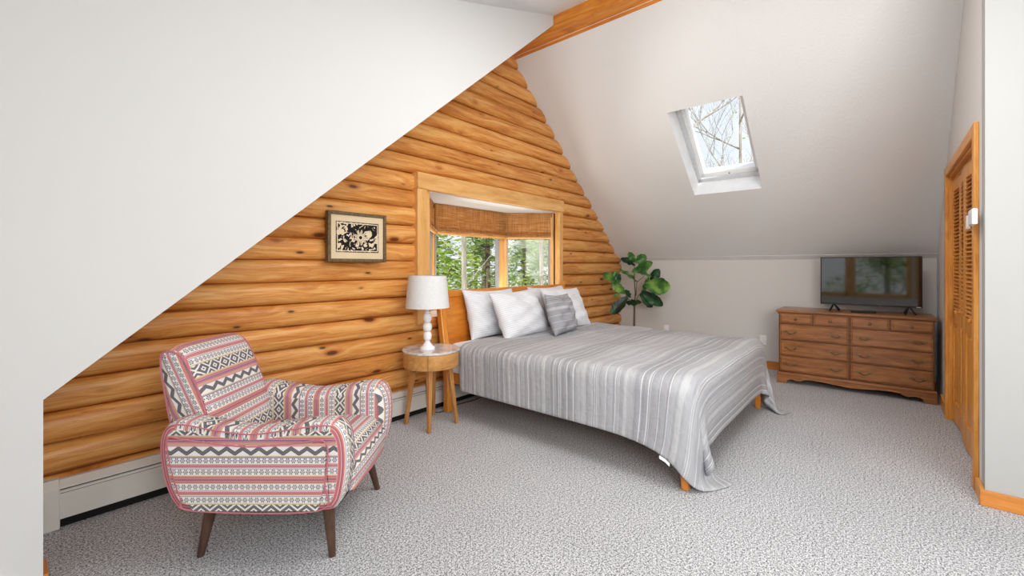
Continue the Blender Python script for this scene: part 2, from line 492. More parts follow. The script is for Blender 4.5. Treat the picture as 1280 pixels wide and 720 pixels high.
# right roof slope with a hole for the skylight
SX0,SX1,SY0,SY1=4.366,5.204,.98,1.672
b=MB()
XR=3.60; XE=6.015
def quad(b,pts): b.add(pts,[(0,1,2,3)])
for (x0,x1,y0,y1) in ((XR-.1,SX0,BX,GY+.1),(SX1,XE,BX,GY+.1),(SX0,SX1,BX,SY0),(SX0,SX1,SY1,GY+.1)):
    quad(b,[(x0,y0,ROOF(x0)),(x1,y0,ROOF(x1)),(x1,y1,ROOF(x1)),(x0,y1,ROOF(x0))])
struct(b.build('ceiling',M['ceil']),'stippled white sloping ceiling with skylight','ceiling')
b=MB(); b.prism([(XE-.012,ROOF(XE-.012)-.003),(KX,1.334),(KX+.1,1.332),(KX+.1,1.5),(XE,ROOF(XE)+.1)],'y',BX,GY+.1)
struct(b.build('trim_1',M['white']))
b=MB(); b.box(KX,KX+.1,BX,GY+.1,0,1.34)
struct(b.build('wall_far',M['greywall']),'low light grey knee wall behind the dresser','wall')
# left roof slope beyond the cheek, knee wall
b=MB(); quad(b,[(.078,DY+.02,LROOF(.078)),(3.5,DY+.02,LROOF(3.5)),(3.5,GY+.1,LROOF(3.5)),(.078,GY+.1,LROOF(.078))])
struct(b.build('ceiling_left_slope',M['cheek']))
b=MB(); b.box(-.02,.092,DY+.02,GY+.1,0,.76)
struct(b.build('wall_left_knee',M['cheek']))
# dormer cheek wall: vertical plane with a raking lower edge
b=MB(); 
poly=[(DX,0),(.093,0),(.093,.748),(3.407,3.554),(3.407,3.645),(DX,DORM(DX))]
b.prism(poly,'y',DY,DY+.02)
struct(b.build('wall_left',M['cheek']),'white dormer cheek wall with a raking lower edge','wall')
b=MB(); quad(b,[(DX,BX,DORM(DX)),(3.42,BX,DORM(3.42)),(3.42,DY+.02,DORM(3.42)),(DX,DY+.02,DORM(DX))])
struct(b.build('ceiling_dormer',M['ceil']))
# roof deck above everything so no light leaks in round the beam
b=MB(); b.box(3.38,3.75,BX,GY+.1,3.68,3.75)
struct(b.build('ceiling_ridge',M['wall']))
# ridge beam
b=MB(); b.box(3.415,3.575,BX,GY-.02,3.505,3.70)
o=b.build('trim_2',M['beam'],bevel=.004); struct(o,'stained wooden ridge beam','beam')
b=MB(); b.box(3.565,3.592,BX,GY-.02,3.482,3.515)
struct(b.build('trim_3',M['beam'],bevel=.003))

# baseboard on the left knee wall end
b=MB(); b.box(.090,.107,DY,2.54,0,.09)
struct(b.build('baseboard_left',M['amberY'],bevel=.003))
# far baseboard
b=MB(); b.box(KX-.018,KX,CY,GY-.05,0,.095)
struct(b.build('baseboard_far',M['amberY'],bevel=.003))

# closet wall (parallel to gable) with opening, and its return
OX0,OX1,OZ=3.585,5.005,1.985
b=MB()
for (x0,x1,z0,z1) in ((CXc+.1,OX0-.008,0,3.8),(OX1+.008,KX+.1,0,3.4),(OX0-.008,OX1+.008,OZ+.004,3.8)):
    b.box(x0,x1,CY-.12,CY,z0,z1)
struct(b.build('wall_closet',M['wall']),'white wall around the closet doors','wall')
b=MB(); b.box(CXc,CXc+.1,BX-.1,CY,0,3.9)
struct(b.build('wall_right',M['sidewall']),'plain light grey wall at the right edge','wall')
b=MB(); b.box(OX0-.2,OX1+.2,CY-.75,CY-.70,0,2.2)
struct(b.build('wall_closet_inside',M['wall']))
b=MB(); b.box(CXc-.015,CXc,BX,CY+.02,0,.082); 
struct(b.build('baseboard_right',M['amberY'],bevel=.003))
b=MB(); b.box(CXc,OX0-.075,CY,CY+.018,0,.082); b.box(OX1+.075,5.48,CY,CY+.018,0,.10)
struct(b.build('baseboard_closet',M['amber'],bevel=.003))
# casing
b=MB()
cw=.072
b.box(OX0-cw,OX0,CY,CY+.022,0,OZ+.07); 
b.box(OX1,OX1+cw,CY,CY+.022,0,OZ+.07)
b.box(OX0-.008,OX0+.004,CY-.125,CY+.002,0,OZ-.001); b.box(OX1-.004,OX1+.008,CY-.125,CY+.002,0,OZ-.001)
o=b.build('trim_4',M['amberv'],bevel=.004); struct(o,'amber stained pine casing around the closet','trim')
b=MB(); b.box(OX0,OX1,CY,CY+.022,OZ-.002,OZ+.07); b.box(OX0+.004,OX1-.004,CY-.12,CY,OZ-.015,OZ+.003)
b.box(OX0,OX1,CY-.06,CY-.03,OZ-.04,OZ-.015)
struct(b.build('trim_5',M['amber'],bevel=.004))

# louvred bifold closet doors
def leaf(parent, p0, p1, name='door_leaf'):
    p0=Vector(p0); p1=Vector(p1); d=(p1-p0); w=d.length; ang=math.atan2(d.y,d.x)
    Mx=Matrix.Translation((p0.x,p0.y,0))@Matrix.Rotation(ang,4,'Z')
    # local x 0..w, y thickness (room side = negative y because leaves run to -x)
    t=.014; z0,z1=.015,OZ-.045; st=.055
    b=MB()
    b.box(.003,st,-t,t,z0,z1,Mx); b.box(w-st,w-.003,-t,t,z0,z1,Mx)
    b.box(st,w-st,-t,t,z1-.09,z1,Mx); b.box(st,w-st,-t,t,z0,z0+.16,Mx); b.box(st,w-st,-t,t,.80,.90,Mx)
    o=b.build(name,M['amberv'],parent,bevel=.003)
    b=MB(); z=.925
    while z<z1-.10:
        R=Mx@Matrix.Translation((0,0,z))@Matrix.Rotation(math.radians(38),4,'X')
        b.box(st-.004,w-st+.004,-.019,.019,-.003,.003,R); z+=.0285
    b.build('louvres',M['amber'],o)
    b=MB(); b.box(st-.003,w-st+.003,-.005,.005,z0+.15,.81,Mx); b.box(st+.03,w-st-.03,-.011,.011,z0+.19,.77,Mx)
    b.build('raised_panel',M['amberv'],o,bevel=.004)
    return o,Mx,w
js=[(4.998,-.432),(4.65,-.446),(4.295,-.430),(3.94,-.446),(3.59,-.432)]
for di in range(2):
    d=empty('door_%d'%(di+1),(0,0,0)); d['kind']='structure'
    d['label']=['far louvred bifold closet door nearest the dresser','near louvred bifold closet door next to the white sensors'][di]; d['category']='door'
    for li in range(2):
        a=js[di*2+li]; c=js[di*2+li+1]
        o,Mx,w=leaf(d,(a[0],a[1],0),(c[0],c[1],0))
        if (di,li) in ((0,0),(1,0)):
            b=MB()
            kc=Mx@Vector((w-.03,0,.905))
            b.tube([(kc.x,kc.y+.01,kc.z),(kc.x,kc.y+.026,kc.z)],.007,10); b.ball((kc.x,kc.y+.034,kc.z),.0165,14,8,(1,.7,1))
            b.build('knob',M['amber'],d,smooth=True)

# sensors
def sensor(x,y,z,sx,label):
    b=MB(); b.box(x-sx,x+sx,y,y+.022,z-.045,z+.045)
    o=b.build('door_sensor',M['white'],bevel=.005); tag(o,label,'sensor')
sensor(4.13,-.431,1.54,.028,'smaller white contact sensor stuck on the louvred closet door')
b=MB(); b.box(3.36,3.50,CY+.0225,CY+.045,1.475,1.56); 
tag(b.build('wall_sensor',M['white'],bevel=.006),'white rectangular sensor box mounted at the closet casing corner','sensor')

# dormer window wall behind the camera's left with two windows (daylight source)
wins=[(.55,1.45),(-.50,.40),(-1.75,-.70),(-3.0,-1.95)]
WZ0,WZ1=.62,1.62
b=MB(); zt=DORM(DX)+.05
ys=[BX]+[q for w in sorted(wins) for q in w]+[DY]
for i in range(0,len(ys)-1,2): b.box(DX-.1,DX,ys[i],ys[i+1],0,zt)
for (y0,y1) in wins: b.box(DX-.1,DX,y0,y1,0,WZ0); b.box(DX-.1,DX,y0,y1,WZ1,zt)
struct(b.build('wall_dormer',M['wall']))
for i,(y0,y1) in enumerate(wins):
    w=empty('window_%d'%(i+3)); w['kind']='structure'
    b=MB()
    for (a,c,e,f) in ((y0-.07,y0+.02,WZ0-.07,WZ1+.07),(y1-.02,y1+.07,WZ0-.07,WZ1+.07),(y0,y1,WZ1-.02,WZ1+.07),(y0-.02,y1+.02,WZ0-.07,WZ0+.02)):
        b.box(DX-.02,DX+.02,a,c,e,f)
    b.build('window_frame',M['pinev'],w,bevel=.004)
    b=MB(); b.box(DX-.06,DX-.055,y0,y1,WZ0,WZ1); b.build('pane',M['glass'],w)
# rear wall
b=MB(); b.box(DX-.1,CXc,BX-.1,BX,0,3.9)
struct(b.build('wall_rear',M['wall']))

# ------------------------------------------------------------------ skylight
n=Vector((.656,0,.755)); sd=Vector((.7547,0,-.6566))        # outward normal, downslope
def sk(a,bb,h): # a along slope 0..L, bb = Y, h outward
    p=Vector((SX0,0,ROOF(SX0)))+sd*a+n*h; return (p.x,bb,p.z)
L=(Vector((SX1,0,ROOF(SX1)))-Vector((SX0,0,ROOF(SX0)))).length
DP=.34
w=empty('window_1'); w['kind']='structure'; w['label']='skylight in the sloping white ceiling'; w['category']='skylight'
b=MB()
for (p) in ([sk(0,SY0,0),sk(L,SY0,0),sk(L+.0,SY0,DP),sk(0,SY0,DP)],[sk(0,SY1,0),sk(L,SY1,0),sk(L,SY1,DP),sk(0,SY1,DP)],
            [sk(0,SY0,0),sk(0,SY1,0),sk(0,SY1,DP),sk(0,SY0,DP)],[sk(L,SY0,0),sk(L,SY1,0),sk(L,SY1,DP),sk(L,SY0,DP)]): quad(b,p)
b.build('light_shaft',M['white'],w)
def skbox(b,a0,a1,y0,y1,h0,h1):
    vs=[sk(a,y,h) for a in (a0,a1) for y in (y0,y1) for h in (h0,h1)]
    b.add(vs,[(0,1,3,2),(4,6,7,5),(0,4,5,1),(2,3,7,6),(0,2,6,4),(1,5,7,3)])
b=MB(); h0=.215
for q in ((0,L,SY1-.045,SY1,h0,DP),(0,L,SY0,SY0+.045,h0,DP),(0,.05,SY0,SY1,h0,DP),(L-.05,L,SY0,SY1,h0,DP)): skbox(b,*q)
b.build('frame',simple('pale_grey_metal',srgb(206,208,212),.4,.4),w,bevel=.005)
b=MB()
for q in ((.03,L-.03,SY1-.085,SY1-.035,h0+.03,DP),(.03,L-.03,SY0+.035,SY0+.085,h0+.03,DP),(.03,.09,SY0+.03,SY1-.03,h0+.03,DP),(L-.105,L-.035,SY0+.03,SY1-.03,h0+.03,DP)): skbox(b,*q)
b.build('sash',M['white'],w,bevel=.006)
b=MB(); skbox(b,.05,L-.05,SY0+.05,SY1-.05,h0+.07,h0+.075); b.build('pane',M['glass'],w)
b=MB(); c=sk(L-.07,(SY0+SY1)/2,h0+.025); b.ball(c,.007); b.build('latch',M['black'],w)

# ------------------------------------------------------------------ bay window
w=empty('window_2'); w['kind']='structure'; w['label']='bay window in the log wall above the bed'; w['category']='window'
BZ0,BZ1=.80,1.905
FY=3.57; FX0,FX1=2.85,4.02; JX0,JX1=2.43,4.385
b=MB()
b.box(2.27,2.372,2.995,3.09,.76,1.922); b.box(4.385,4.46,2.995,3.09,.76,1.922)
b.box(2.372,JX0,3.03,3.13,.80,1.93)
b.build('side_casing',M['pinev'],w,bevel=.006)
b=MB(); b.box(2.265,4.465,2.985,3.09,1.912,2.052); b.build('head_casing',M['pine'],w,bevel=.006)
b=MB(); b.prism([(2.372,3.05),(4.385,3.05),(4.42,3.12),(FX1+.06,FY+.08),(FX0-.06,FY+.08),(2.38,3.12)],'z',.74,BZ0)
b.build('window_seat',M['white'],w,bevel=.004)
b=MB(); b.prism([(2.372,3.05),(4.385,3.05),(4.44,3.12),(FX1+.06,FY+.10),(FX0-.06,FY+.10),(2.36,3.12)],'z',BZ1,BZ1+.06)
b.build('bay_ceiling',M['cheek'],w)
def sash(p0,p1,stile0=.06,stile1=.06):
    p0=Vector(p0+(0,)); p1=Vector(p1+(0,)); d=p1-p0; W=d.length; an=math.atan2(d.y,d.x)
    Mx=Matrix.Translation(p0)@Matrix.Rotation(an,4,'Z')
    b=MB(); t=.03
    b.box(0,stile0,-t,t,BZ0,BZ1,Mx); b.box(W-stile1,W,-t,t,BZ0,BZ1,Mx); b.box(0,W,-t,t,BZ0,BZ0+.05,Mx); b.box(0,W,-t,t,BZ1-.06,BZ1,Mx)
    b.build('sash',M['pinev'],w,bevel=.006)
    b=MB(); g=.016
    b.box(stile0,stile0+g,-.035,.02,BZ0+.05,BZ1-.06,Mx); b.box(W-stile1-g,W-stile1,-.035,.02,BZ0+.05,BZ1-.06,Mx)
    b.build('track',M['grey'],w)
    b=MB(); b.box(stile0,W-stile1,.0,.004,BZ0+.03,BZ1-.03,Mx); b.build('pane',M['glass'],w)
    return Mx,W
mF=sash((FX0,FY),(FX1,FY),.05,.13)
mL=sash((JX0-.03,3.12),(FX0,FY),.05,.05)
mR=sash((FX1,FY),(JX1+.03,3.12),.03,.04)
b=MB(); 
for (x,y) in ((FX0,FY),(FX1,FY)): b.tube([(x,y-.015,BZ0),(x,y-.015,BZ1)],.036,8)
b.build('corner_post',M['amberv'],w,bevel=.004)
b=MB(); b.box(JX1,JX1+.05,3.06,3.16,BZ0,BZ1); b.build('jamb',M['pinev'],w,bevel=.004)
# woven roman blinds
def blind_obj(Mx,W,x0,x1,zb,label):
    b=MB(); prof=[(-.052,BZ1-.004),(-.052,zb+.075)]
    z=zb+.075
    for k in range(4):
        prof += [(-.058-.008*k,z-.006),(-.075-.006*k,z-.018),(-.058-.004*k,z-.026)]; z-=.014
    prof += [(-.066,zb+.002),(-.058,zb)]
    back=[(y+.012 if i else y+.006,zz) for i,(y,zz) in enumerate(prof)]
    pts=prof+back[::-1]
    vs=[];n=len(pts)
    for x in (x0,x1):
        for (y,z) in pts: vs.append(Mx@Vector((x,y,z)))
    fs=[(i,(i+1)%n,n+(i+1)%n,n+i) for i in range(n)]
    fs+= [(i,i+1,n-2-i,n-1-i) for i in range(n//2-1)]
    fs+= [(n+i,n+n-1-i,n+n-2-i,n+i+1) for i in range(n//2-1)]
    b.add(vs,fs); o=b.build('roman_blind',M['blind']); 
    tag(o,label,'blind','woven bamboo roman blinds in the bay window')
    bb=MB(); bb.box(x0+.003,x1-.003,-.078,-.058,zb-.018,zb+.006,Mx); bb.build('bottom_rail',M['pine'],o,bevel=.002)
blind_obj(*mF,.04,mF[1]-.005,1.60,'widest woven bamboo roman blind, half raised over the front window pane')
blind_obj(*mL,.06,mL[1]-.05,1.60,'woven bamboo blind seen edge-on at the left side of the bay')
blind_obj(*mR,.02,mR[1]-.03,1.60,'narrower woven bamboo blind on the angled right bay pane')

# ------------------------------------------------------------------ baseboard heater
t=empty('baseboard_heater',(.1,3.0,0),0,'long off-white metal baseboard heater running along the foot of the log wall','heater')
HY=2.98
def hx(b,x0,x1,prof): 
    b.prism([(y-3.0,z) for y,z in prof],'x',x0-.1,x1-.1); return b
hx(MB(),.165,4.45,[(HY+.08,.0),(HY+.08,.222),(HY+.035,.222),(HY+.005,.192),(HY+.005,.186),(HY+.038,.212),(HY+.06,.205),(HY+.06,.0)]).build('back_plate',M['heater'],t)
hx(MB(),.165,4.45,[(HY,.045),(HY,.150),(HY+.012,.162),(HY+.018,.155),(HY+.008,.147),(HY+.008,.045)]).build('front_panel',M['heater'],t)
hx(MB(),.165,4.45,[(HY+.010,.165),(HY+.010,.178),(HY+.04,.178),(HY+.04,.165)]).build('damper',M['heater'],t)
hx(MB(),.170,4.45,[(HY+.02,.0),(HY+.02,.185),(HY+.03,.185),(HY+.03,.0)]).build('dark_element',M['slot'],t)
hx(MB(),.095,.170,[(HY-.006,.0),(HY-.006,.19),(HY+.03,.228),(HY+.08,.228),(HY+.08,0)]).build('end_cap',M['heater'],t,bevel=.004)
for o in t.children:
    pass

# ------------------------------------------------------------------ framed print
t=empty('framed_picture',(1.71,3.0,1.465),0,'framed black and cream block print of flowers hung on the log wall','picture')
def art():
    m=Mat('block_print',.8,.1); v=m.coord()
    x,y,z=m.xyz(v)
    n=m.noise(v,17,2,.5,1.6); pn=m.noise(v,34,1,.5,1.0)
    r=((x-.02)*(x-.02)+(z+.0)*(z+.0)).sqrt(); an=z.atan2(x-.02)
    pet=((an*9.0).cos()*.016+.045-r).gt(0)
    heart=r.lt(.013)
    w=n.gt(.535).max(pn.gt(.64)); 
    w=w.max(pet)*(heart.rsub(1.0)); 
    ln=((an*18.0).cos().gt(.80))*r.gt(.02)*pet
    w=w*(ln.rsub(1.0))
    bx=(x.abs().gt(.158)).max(z.abs().gt(.098))
    w=w.max(bx*((x.abs().gt(.165)).max(z.abs().gt(.105)).rsub(1.0)))
    col=m.mix(w,srgb(38,34,36),srgb(226,208,178)); m.color(col); return m.m
W2,H2=.236,.183
b=MB()
f=.024
for (x0,x1,z0,z1) in ((-W2,-W2+f,-H2,H2),(W2-f,W2,-H2,H2),(-W2+f,W2-f,H2-f,H2),(-W2+f,W2-f,-H2,-H2+f)): b.box(x0,x1,-.022,.02,z0,z1)
b.build('frame',simple('carved_bronze_frame',srgb(112,92,66),.5,.4,.3,var=.35,scale=70,bump=.5),t,bevel=.004)
b=MB(); b.box(-W2+.01,W2-.01,-.008,.012,-H2+.01,H2-.01); b.build('mat_board',simple('cream_mat',srgb(226,206,172),.9,.05),t)
b=MB(); b.box(-.172,.172,-.0095,-.006,-.112,.112); b.build('print_border',M['black'],t)
b=MB(); b.box(-.168,.168,-.011,-.006,-.108,.108); b.build('print',art(),t)
t.location=(1.71,2.985,1.465); t.rotation_euler=(0,0,0)

# ------------------------------------------------------------------ bed
bed=empty('bed',(3.4,1.85,0),0,'king size bed frame in amber cherry wood with a tall slanted headboard','bed')
def bb(): return MB()
def rel(b,dx=-3.4,dy=-1.85): b.v=[(p[0]+dx,p[1]+dy,p[2]) for p in b.v]; return b
HL,HR=2.455,4.43
hy=lambda z: 2.845+.125*max(0,(z-.30))/.76     # headboard leans back with height
def slab(b,x0,x1,zs,th,off=0):
    pts=[(hy(z)+off,z) for z in zs]+[(hy(z)+off+th,z) for z in zs[::-1]]
    b.prism(pts,'x',x0,x1); return b
for s,(x0,x1) in enumerate(((HL,HL+.06),(HR-.055,HR))):
    b=slab(bb(),x0,x1,[0,.25,.45,.65,.85,1.03],.06,-.02)
    b.box(x0,x1,hy(1.03)-.03,hy(1.03)+.035,1.02,1.062)
    rel(b).build('headboard_post',M['bedwoodv'],bed,bevel=.008)
zs=[.26,.4,.55,.7,.85,1.0]
rel(slab(bb(),HL+.06,HR-.055,zs,.028,0)).build('headboard_panel',M['bedwood'],bed,bevel=.003)
rel(slab(bb(),HL+.05,HR-.05,[.975,1.035],.05,-.014)).build('headboard_rail',M['bedwood'],bed,bevel=.008)
for x0,x1 in ((2.465,2.50),(4.31,4.345)):
    b=bb(); b.box(x0,x1,.84,2.86,.26,.43); rel(b).build('side_rail',M['bedwood'],bed,bevel=.004)
b=bb(); b.box(2.50,4.31,.845,.875,.26,.40); rel(b).build('foot_rail',M['bedwood'],bed,bevel=.004)
b=bb()
for i in range(12): b.box(2.50,4.31,1.0+i*.16,1.08+i*.16,.30,.32)
rel(b).build('slats',M['oak'],bed)
for x in (2.484,4.326):
    b=bb(); r0,r1=.034,.020
    vs=[(x+sx*r,.846+sy*r,z) for z,r in ((.0,r1),(.40,r0)) for sx,sy in ((-1,-1),(1,-1),(1,1),(-1,1))]
    b.add(vs,[(3,2,1,0),(4,5,6,7)]+[(i,(i+1)%4,4+(i+1)%4,4+i) for i in range(4)])
    rel(b).build('foot_leg',M['bedwoodv'],bed,bevel=.006)
# mattress
b=MB(); b.box(2.46,4.35,.84,2.825,.325,.598)
o=b.build('mattress',M['sheet'],bevel=.05,seg=4); tag(o,'king mattress in a white fitted sheet showing at the head end','mattress')

# quilt : position based cloth draped over the mattress
def drape():
    x0,x1=2.44-.322,4.37+.31; y0,y1=.80-.345,2.67
    NX,NY=84,68
    gx=np.linspace(x0,x1,NX); gy=np.linspace(y0,y1,NY)
    Xg,Yg=np.meshgrid(gx,gy,indexing='ij'); dx=gx[1]-gx[0]; dy=gy[1]-gy[0]
    rs=np.random.RandomState(3)
    p=np.stack([Xg,Yg,np.full_like(Xg,.70)+rs.rand(NX,NY)*.004],-1)
    rest=p.copy(); v=np.zeros_like(p)
    lo=np.array([2.438,.802,-.3]); hi=np.array([4.372,2.83,.598]); c=(lo+hi)/2; h=(hi-lo)/2; r=.055; th=.018
    # legs and rail as obstacles are inside the mattress prism
    def collide(p):
        q=np.abs(p-c)-(h-r); qm=np.maximum(q,0); ln=np.linalg.norm(qm,axis=-1); ins=np.minimum(q.max(-1),0)
        d=ln+ins-r
        g=np.where(ln[...,None]>1e-9,qm/np.maximum(ln,1e-9)[...,None],0)
        ax=q.argmax(-1); gi=np.zeros_like(p); np.put_along_axis(gi,ax[...,None],1.0,-1)
        g=np.where(ln[...,None]>1e-9,g,gi)*np.sign(p-c)
        pen=th-d; m=pen>0
        p=p+np.where(m[...,None],g*pen[...,None],0)
        fl=.012
        p[...,2]=np.maximum(p[...,2],fl)
        return p,m,(p[...,2]<=fl+1e-4)
    def cons(p,s1,s2,L,k):
        a=p[s1]; b=p[s2]; d=b-a; l=np.linalg.norm(d,axis=-1,keepdims=True); corr=d*((l-L)/np.maximum(l,1e-9))*.5*k
        p[s1]=a+corr; p[s2]=b-corr
    S=slice; dg=math.hypot(dx,dy)
    C=[]
    for st in (0,1):
        C.append(((S(st,NX-1,2),S(None)),(S(st+1,NX,2),S(None)),dx,1))
        C.append(((S(None),S(st,NY-1,2)),(S(None),S(st+1,NY,2)),dy,1))
    def trim(a,b,ax,N):
        return a,b
    dt=.02
    pull=6.0*np.clip((.80-rest[...,1])/.2,0,1)*np.clip((2.50-rest[...,0])/.15,0,1)-1.5*np.clip((.80-rest[...,1])/.2,0,1)*np.clip((rest[...,0]-4.37)/.2,0,1)
    for it in range(230):
        g=np.array([0,0,-9.8]); v=v*.975; v+=g*dt; v[...,0]+=pull*dt
        # a little outward flare on the overhang keeps folds lively
        old=p.copy(); p=p+v*dt
        for k in range(14):
            for s1,s2,Lr,kk in C:
                n1=len(range(*s1[0].indices(NX))); n2=len(range(*s2[0].indices(NX)))
                m1=len(range(*s1[1].indices(NY))); m2=len(range(*s2[1].indices(NY)))
                nn=min(n1,n2); mm=min(m1,m2)
                a=(S(s1[0].start or 0,(s1[0].start or 0)+nn*(s1[0].step or 1),s1[0].step or 1) , S(s1[1].start or 0,(s1[1].start or 0)+mm*(s1[1].step or 1),s1[1].step or 1))
                bq=(S(s2[0].start or 0,(s2[0].start or 0)+nn*(s2[0].step or 1),s2[0].step or 1) , S(s2[1].start or 0,(s2[1].start or 0)+mm*(s2[1].step or 1),s2[1].step or 1))
                cons(p,a,bq,Lr,kk)
            if k%3==0:
                # shear (diagonals)
                for st in (0,1):
                    n_=(NX-1-st)//2+((NX-1-st)%2)
                    a=p[st:NX-1:2,:-1]; 
                    ia=(S(st,NX-1,2),S(0,NY-1,2)); ib=(S(st+1,NX,2),S(1,NY,2))
                    def dd(ia,ib):
                        A=p[ia];B=p[ib]; q1=min(A.shape[0],B.shape[0]); q2=min(A.shape[1],B.shape[1])
                        A=A[:q1,:q2];B=B[:q1,:q2]; d=B-A; l=np.linalg.norm(d,axis=-1,keepdims=True); cr=d*((l-dg)/np.maximum(l,1e-9))*.5*.16
                        A+=cr; B-=cr
                    dd(ia,ib); dd((S(st,NX-1,2),S(1,NY-1,2)),(S(st+1,NX,2),S(2,NY,2)))
                    dd((S(st,NX-1,2),S(1,NY,2)),(S(st+1,NX,2),S(0,NY-1,2))); dd((S(st,NX-1,2),S(2,NY,2)),(S(st+1,NX,2),S(1,NY-1,2)))
                # bending (keeps the quilt thick and soft)
                for st in range(0,3):
                    def bd(ia,ib,L,k):
                        A=p[ia];B=p[ib]; q1=min(A.shape[0],B.shape[0]); q2=min(A.shape[1],B.shape[1])
                        A=A[:q1,:q2];B=B[:q1,:q2]; d=B-A; l=np.linalg.norm(d,axis=-1,keepdims=True); cr=d*((l-L)/np.maximum(l,1e-9))*.5*k
                        A+=cr; B-=cr
                    bd((S(st,NX-3,6),S(None)),(S(st+3,NX,6),S(None)),3*dx,.07); bd((S(st+3,NX-3,6),S(None)),(S(st+6,NX,6),S(None)),3*dx,.07)
                    bd((S(None),S(st,NY-3,6)),(S(None),S(st+3,NY,6)),3*dy,.07); bd((S(None),S(st+3,NY-3,6)),(S(None),S(st+6,NY,6)),3*dy,.07)
            p,m,fl=collide(p)
            top=(rest[...,0]>2.5)&(rest[...,0]<4.3)&(rest[...,1]>.95)
            p[...,:2]=np.where(top[...,None],old[...,:2]*.7+p[...,:2]*.3,p[...,:2])
        v=(p-old)/dt
        v=np.where(m[...,None],v*.35,v); v=np.where(fl[...,None],v*.3,v)
        sp=np.linalg.norm(v,axis=-1,keepdims=True); v=v*np.minimum(1,2.5/np.maximum(sp,1e-9))
    # smooth a touch
    for _ in range(2):
        q=p.copy(); q[1:-1,1:-1]=(p[1:-1,1:-1]*2+p[2:,1:-1]+p[:-2,1:-1]+p[1:-1,2:]+p[1:-1,:-2])/6; p=q
    # soft undulation of the top
    top=np.clip((p[...,2]-.55)/.05,0,1)
    p[...,2]+=top*(.006*np.sin(Xg*9+Yg*3)+.005*np.sin(Yg*13-Xg*4)+.004*rs.rand(NX,NY))
    tagp=[p[0,j].copy() for j in (14,15,16)]
    b=MB(); vs=p.reshape(-1,3); uv=np.stack([Xg,Yg],-1).reshape(-1,2)
    fs=[(i*NY+j,(i+1)*NY+j,(i+1)*NY+j+1,i*NY+j+1) for i in range(NX-1) for j in range(NY-1)]
    b.add(vs.tolist(),fs,uv.tolist()); return b,tagp
qb,tagp=drape()
o=qb.build('quilt',M['quilt'],smooth=True,angle=math.radians(180),norm=False)
md=o.modifiers.new('thick','SOLIDIFY'); md.thickness=.014; md.offset=-1
md=o.modifiers.new('sub','SUBSURF'); md.levels=1; md.render_levels=1
tag(o,'light grey quilt with pale stripes draped over the king bed to the floor corners','quilt')
b=MB(); vs=[]
for q in tagp: vs += [(q[0]-.004,q[1],q[2]+.004),(q[0]-.006,q[1],q[2]-.014)]
b.add(vs,[(0,2,3,1),(2,4,5,3)]); t_=b.build('care_label',M['white'],o,norm=False); t_['label']='small white care label on the hem'

# pillows
def pillow_mesh(w,h,t,seed,ear=.10):
    r=np.random.RandomState(seed); N=30; b=MB(); vs=[];uv=[];fs=[]
    ph=r.rand(6)*6
    for side in (1,-1):
        for i in range(N+1):
            for j in range(N+1):
                u=2*i/N-1; v=2*j/N-1
                u2=math.sin(u*PI/2)*.35+u*.65; v2=math.sin(v*PI/2)*.35+v*.65
                pin=1-ear*(1-abs(v2)**2)*abs(u2)**3; pin2=1-ear*(1-abs(u2)**2)*abs(v2)**3
                x=u2*w/2*pin; z=v2*h/2*pin2
                e=(max(0,1-abs(u2)**3.0)*max(0,1-abs(v2)**3.0))**.55
                wr=.010*math.sin(7*u2+3*v2+ph[0])+.008*math.sin(11*v2-5*u2+ph[1])+.006*math.sin(17*(u2+v2)+ph[2])
                sag=.12*(1-v2)*.5*t
                y=side*(t/2*e+wr*e+sag*e)
                vs.append((x,y,z)); uv.append((x+w/2,z+h/2))
    n=(N+1)**2
    for s in (0,1):
        for i in range(N):
            for j in range(N):
                a=s*n+i*(N+1)+j; q=(a,a+N+1,a+N+2,a+1); fs.append(q if s==0 else q[::-1])
    b.add(vs,fs,uv); return b
def pillow(name,mat,w,h,t,seed,loc,rz,lean,label,cat,roll=0,group=None):
    b=pillow_mesh(w,h,t,seed); R=Matrix.Rotation(rz,4,'Z')@Matrix.Rotation(lean,4,'X')@Matrix.Rotation(roll,4,'Y')
    b.v=[tuple(R@Vector(p)) for p in b.v]
    o=b.build(name,mat,smooth=True,angle=math.radians(180)); o.location=loc
    bm=bmesh.new(); bm.from_mesh(o.data); bmesh.ops.remove_doubles(bm,verts=bm.verts,dist=.0006); bmesh.ops.recalc_face_normals(bm,faces=bm.faces); bm.to_mesh(o.data); bm.free()
    for p in o.data.polygons: p.use_smooth=True
    tag(o,label,cat,group)
G='white pinstriped bed pillows'
pillow('pillow',M['linen'],.70,.47,.16,1,(3.02,2.825,.812),.0,-.30,'white pinstriped pillow at the left, behind another against the headboard','pillow',.02,G)
pillow('pillow',M['linen'],.70,.47,.16,2,(3.14,2.585,.812),.04,-.42,'white pinstriped pillow in front on the left half of the bed','pillow',-.03,G)
pillow('pillow',M['linen'],.66,.46,.16,3,(3.94,2.82,.810),.0,-.28,'white pinstriped pillow at the right, mostly hidden behind another','pillow',.0,G)
pillow('pillow',M['linen'],.66,.47,.16,4,(3.88,2.57,.810),-.05,-.45,'white pinstriped pillow just behind the small grey cushion','pillow',.03,G)
pillow('cushion',M['cushion'],.46,.40,.13,5,(3.49,2.36,.795),.10,-.32,'small grey banded throw cushion in front of the white pillows','cushion',.03)

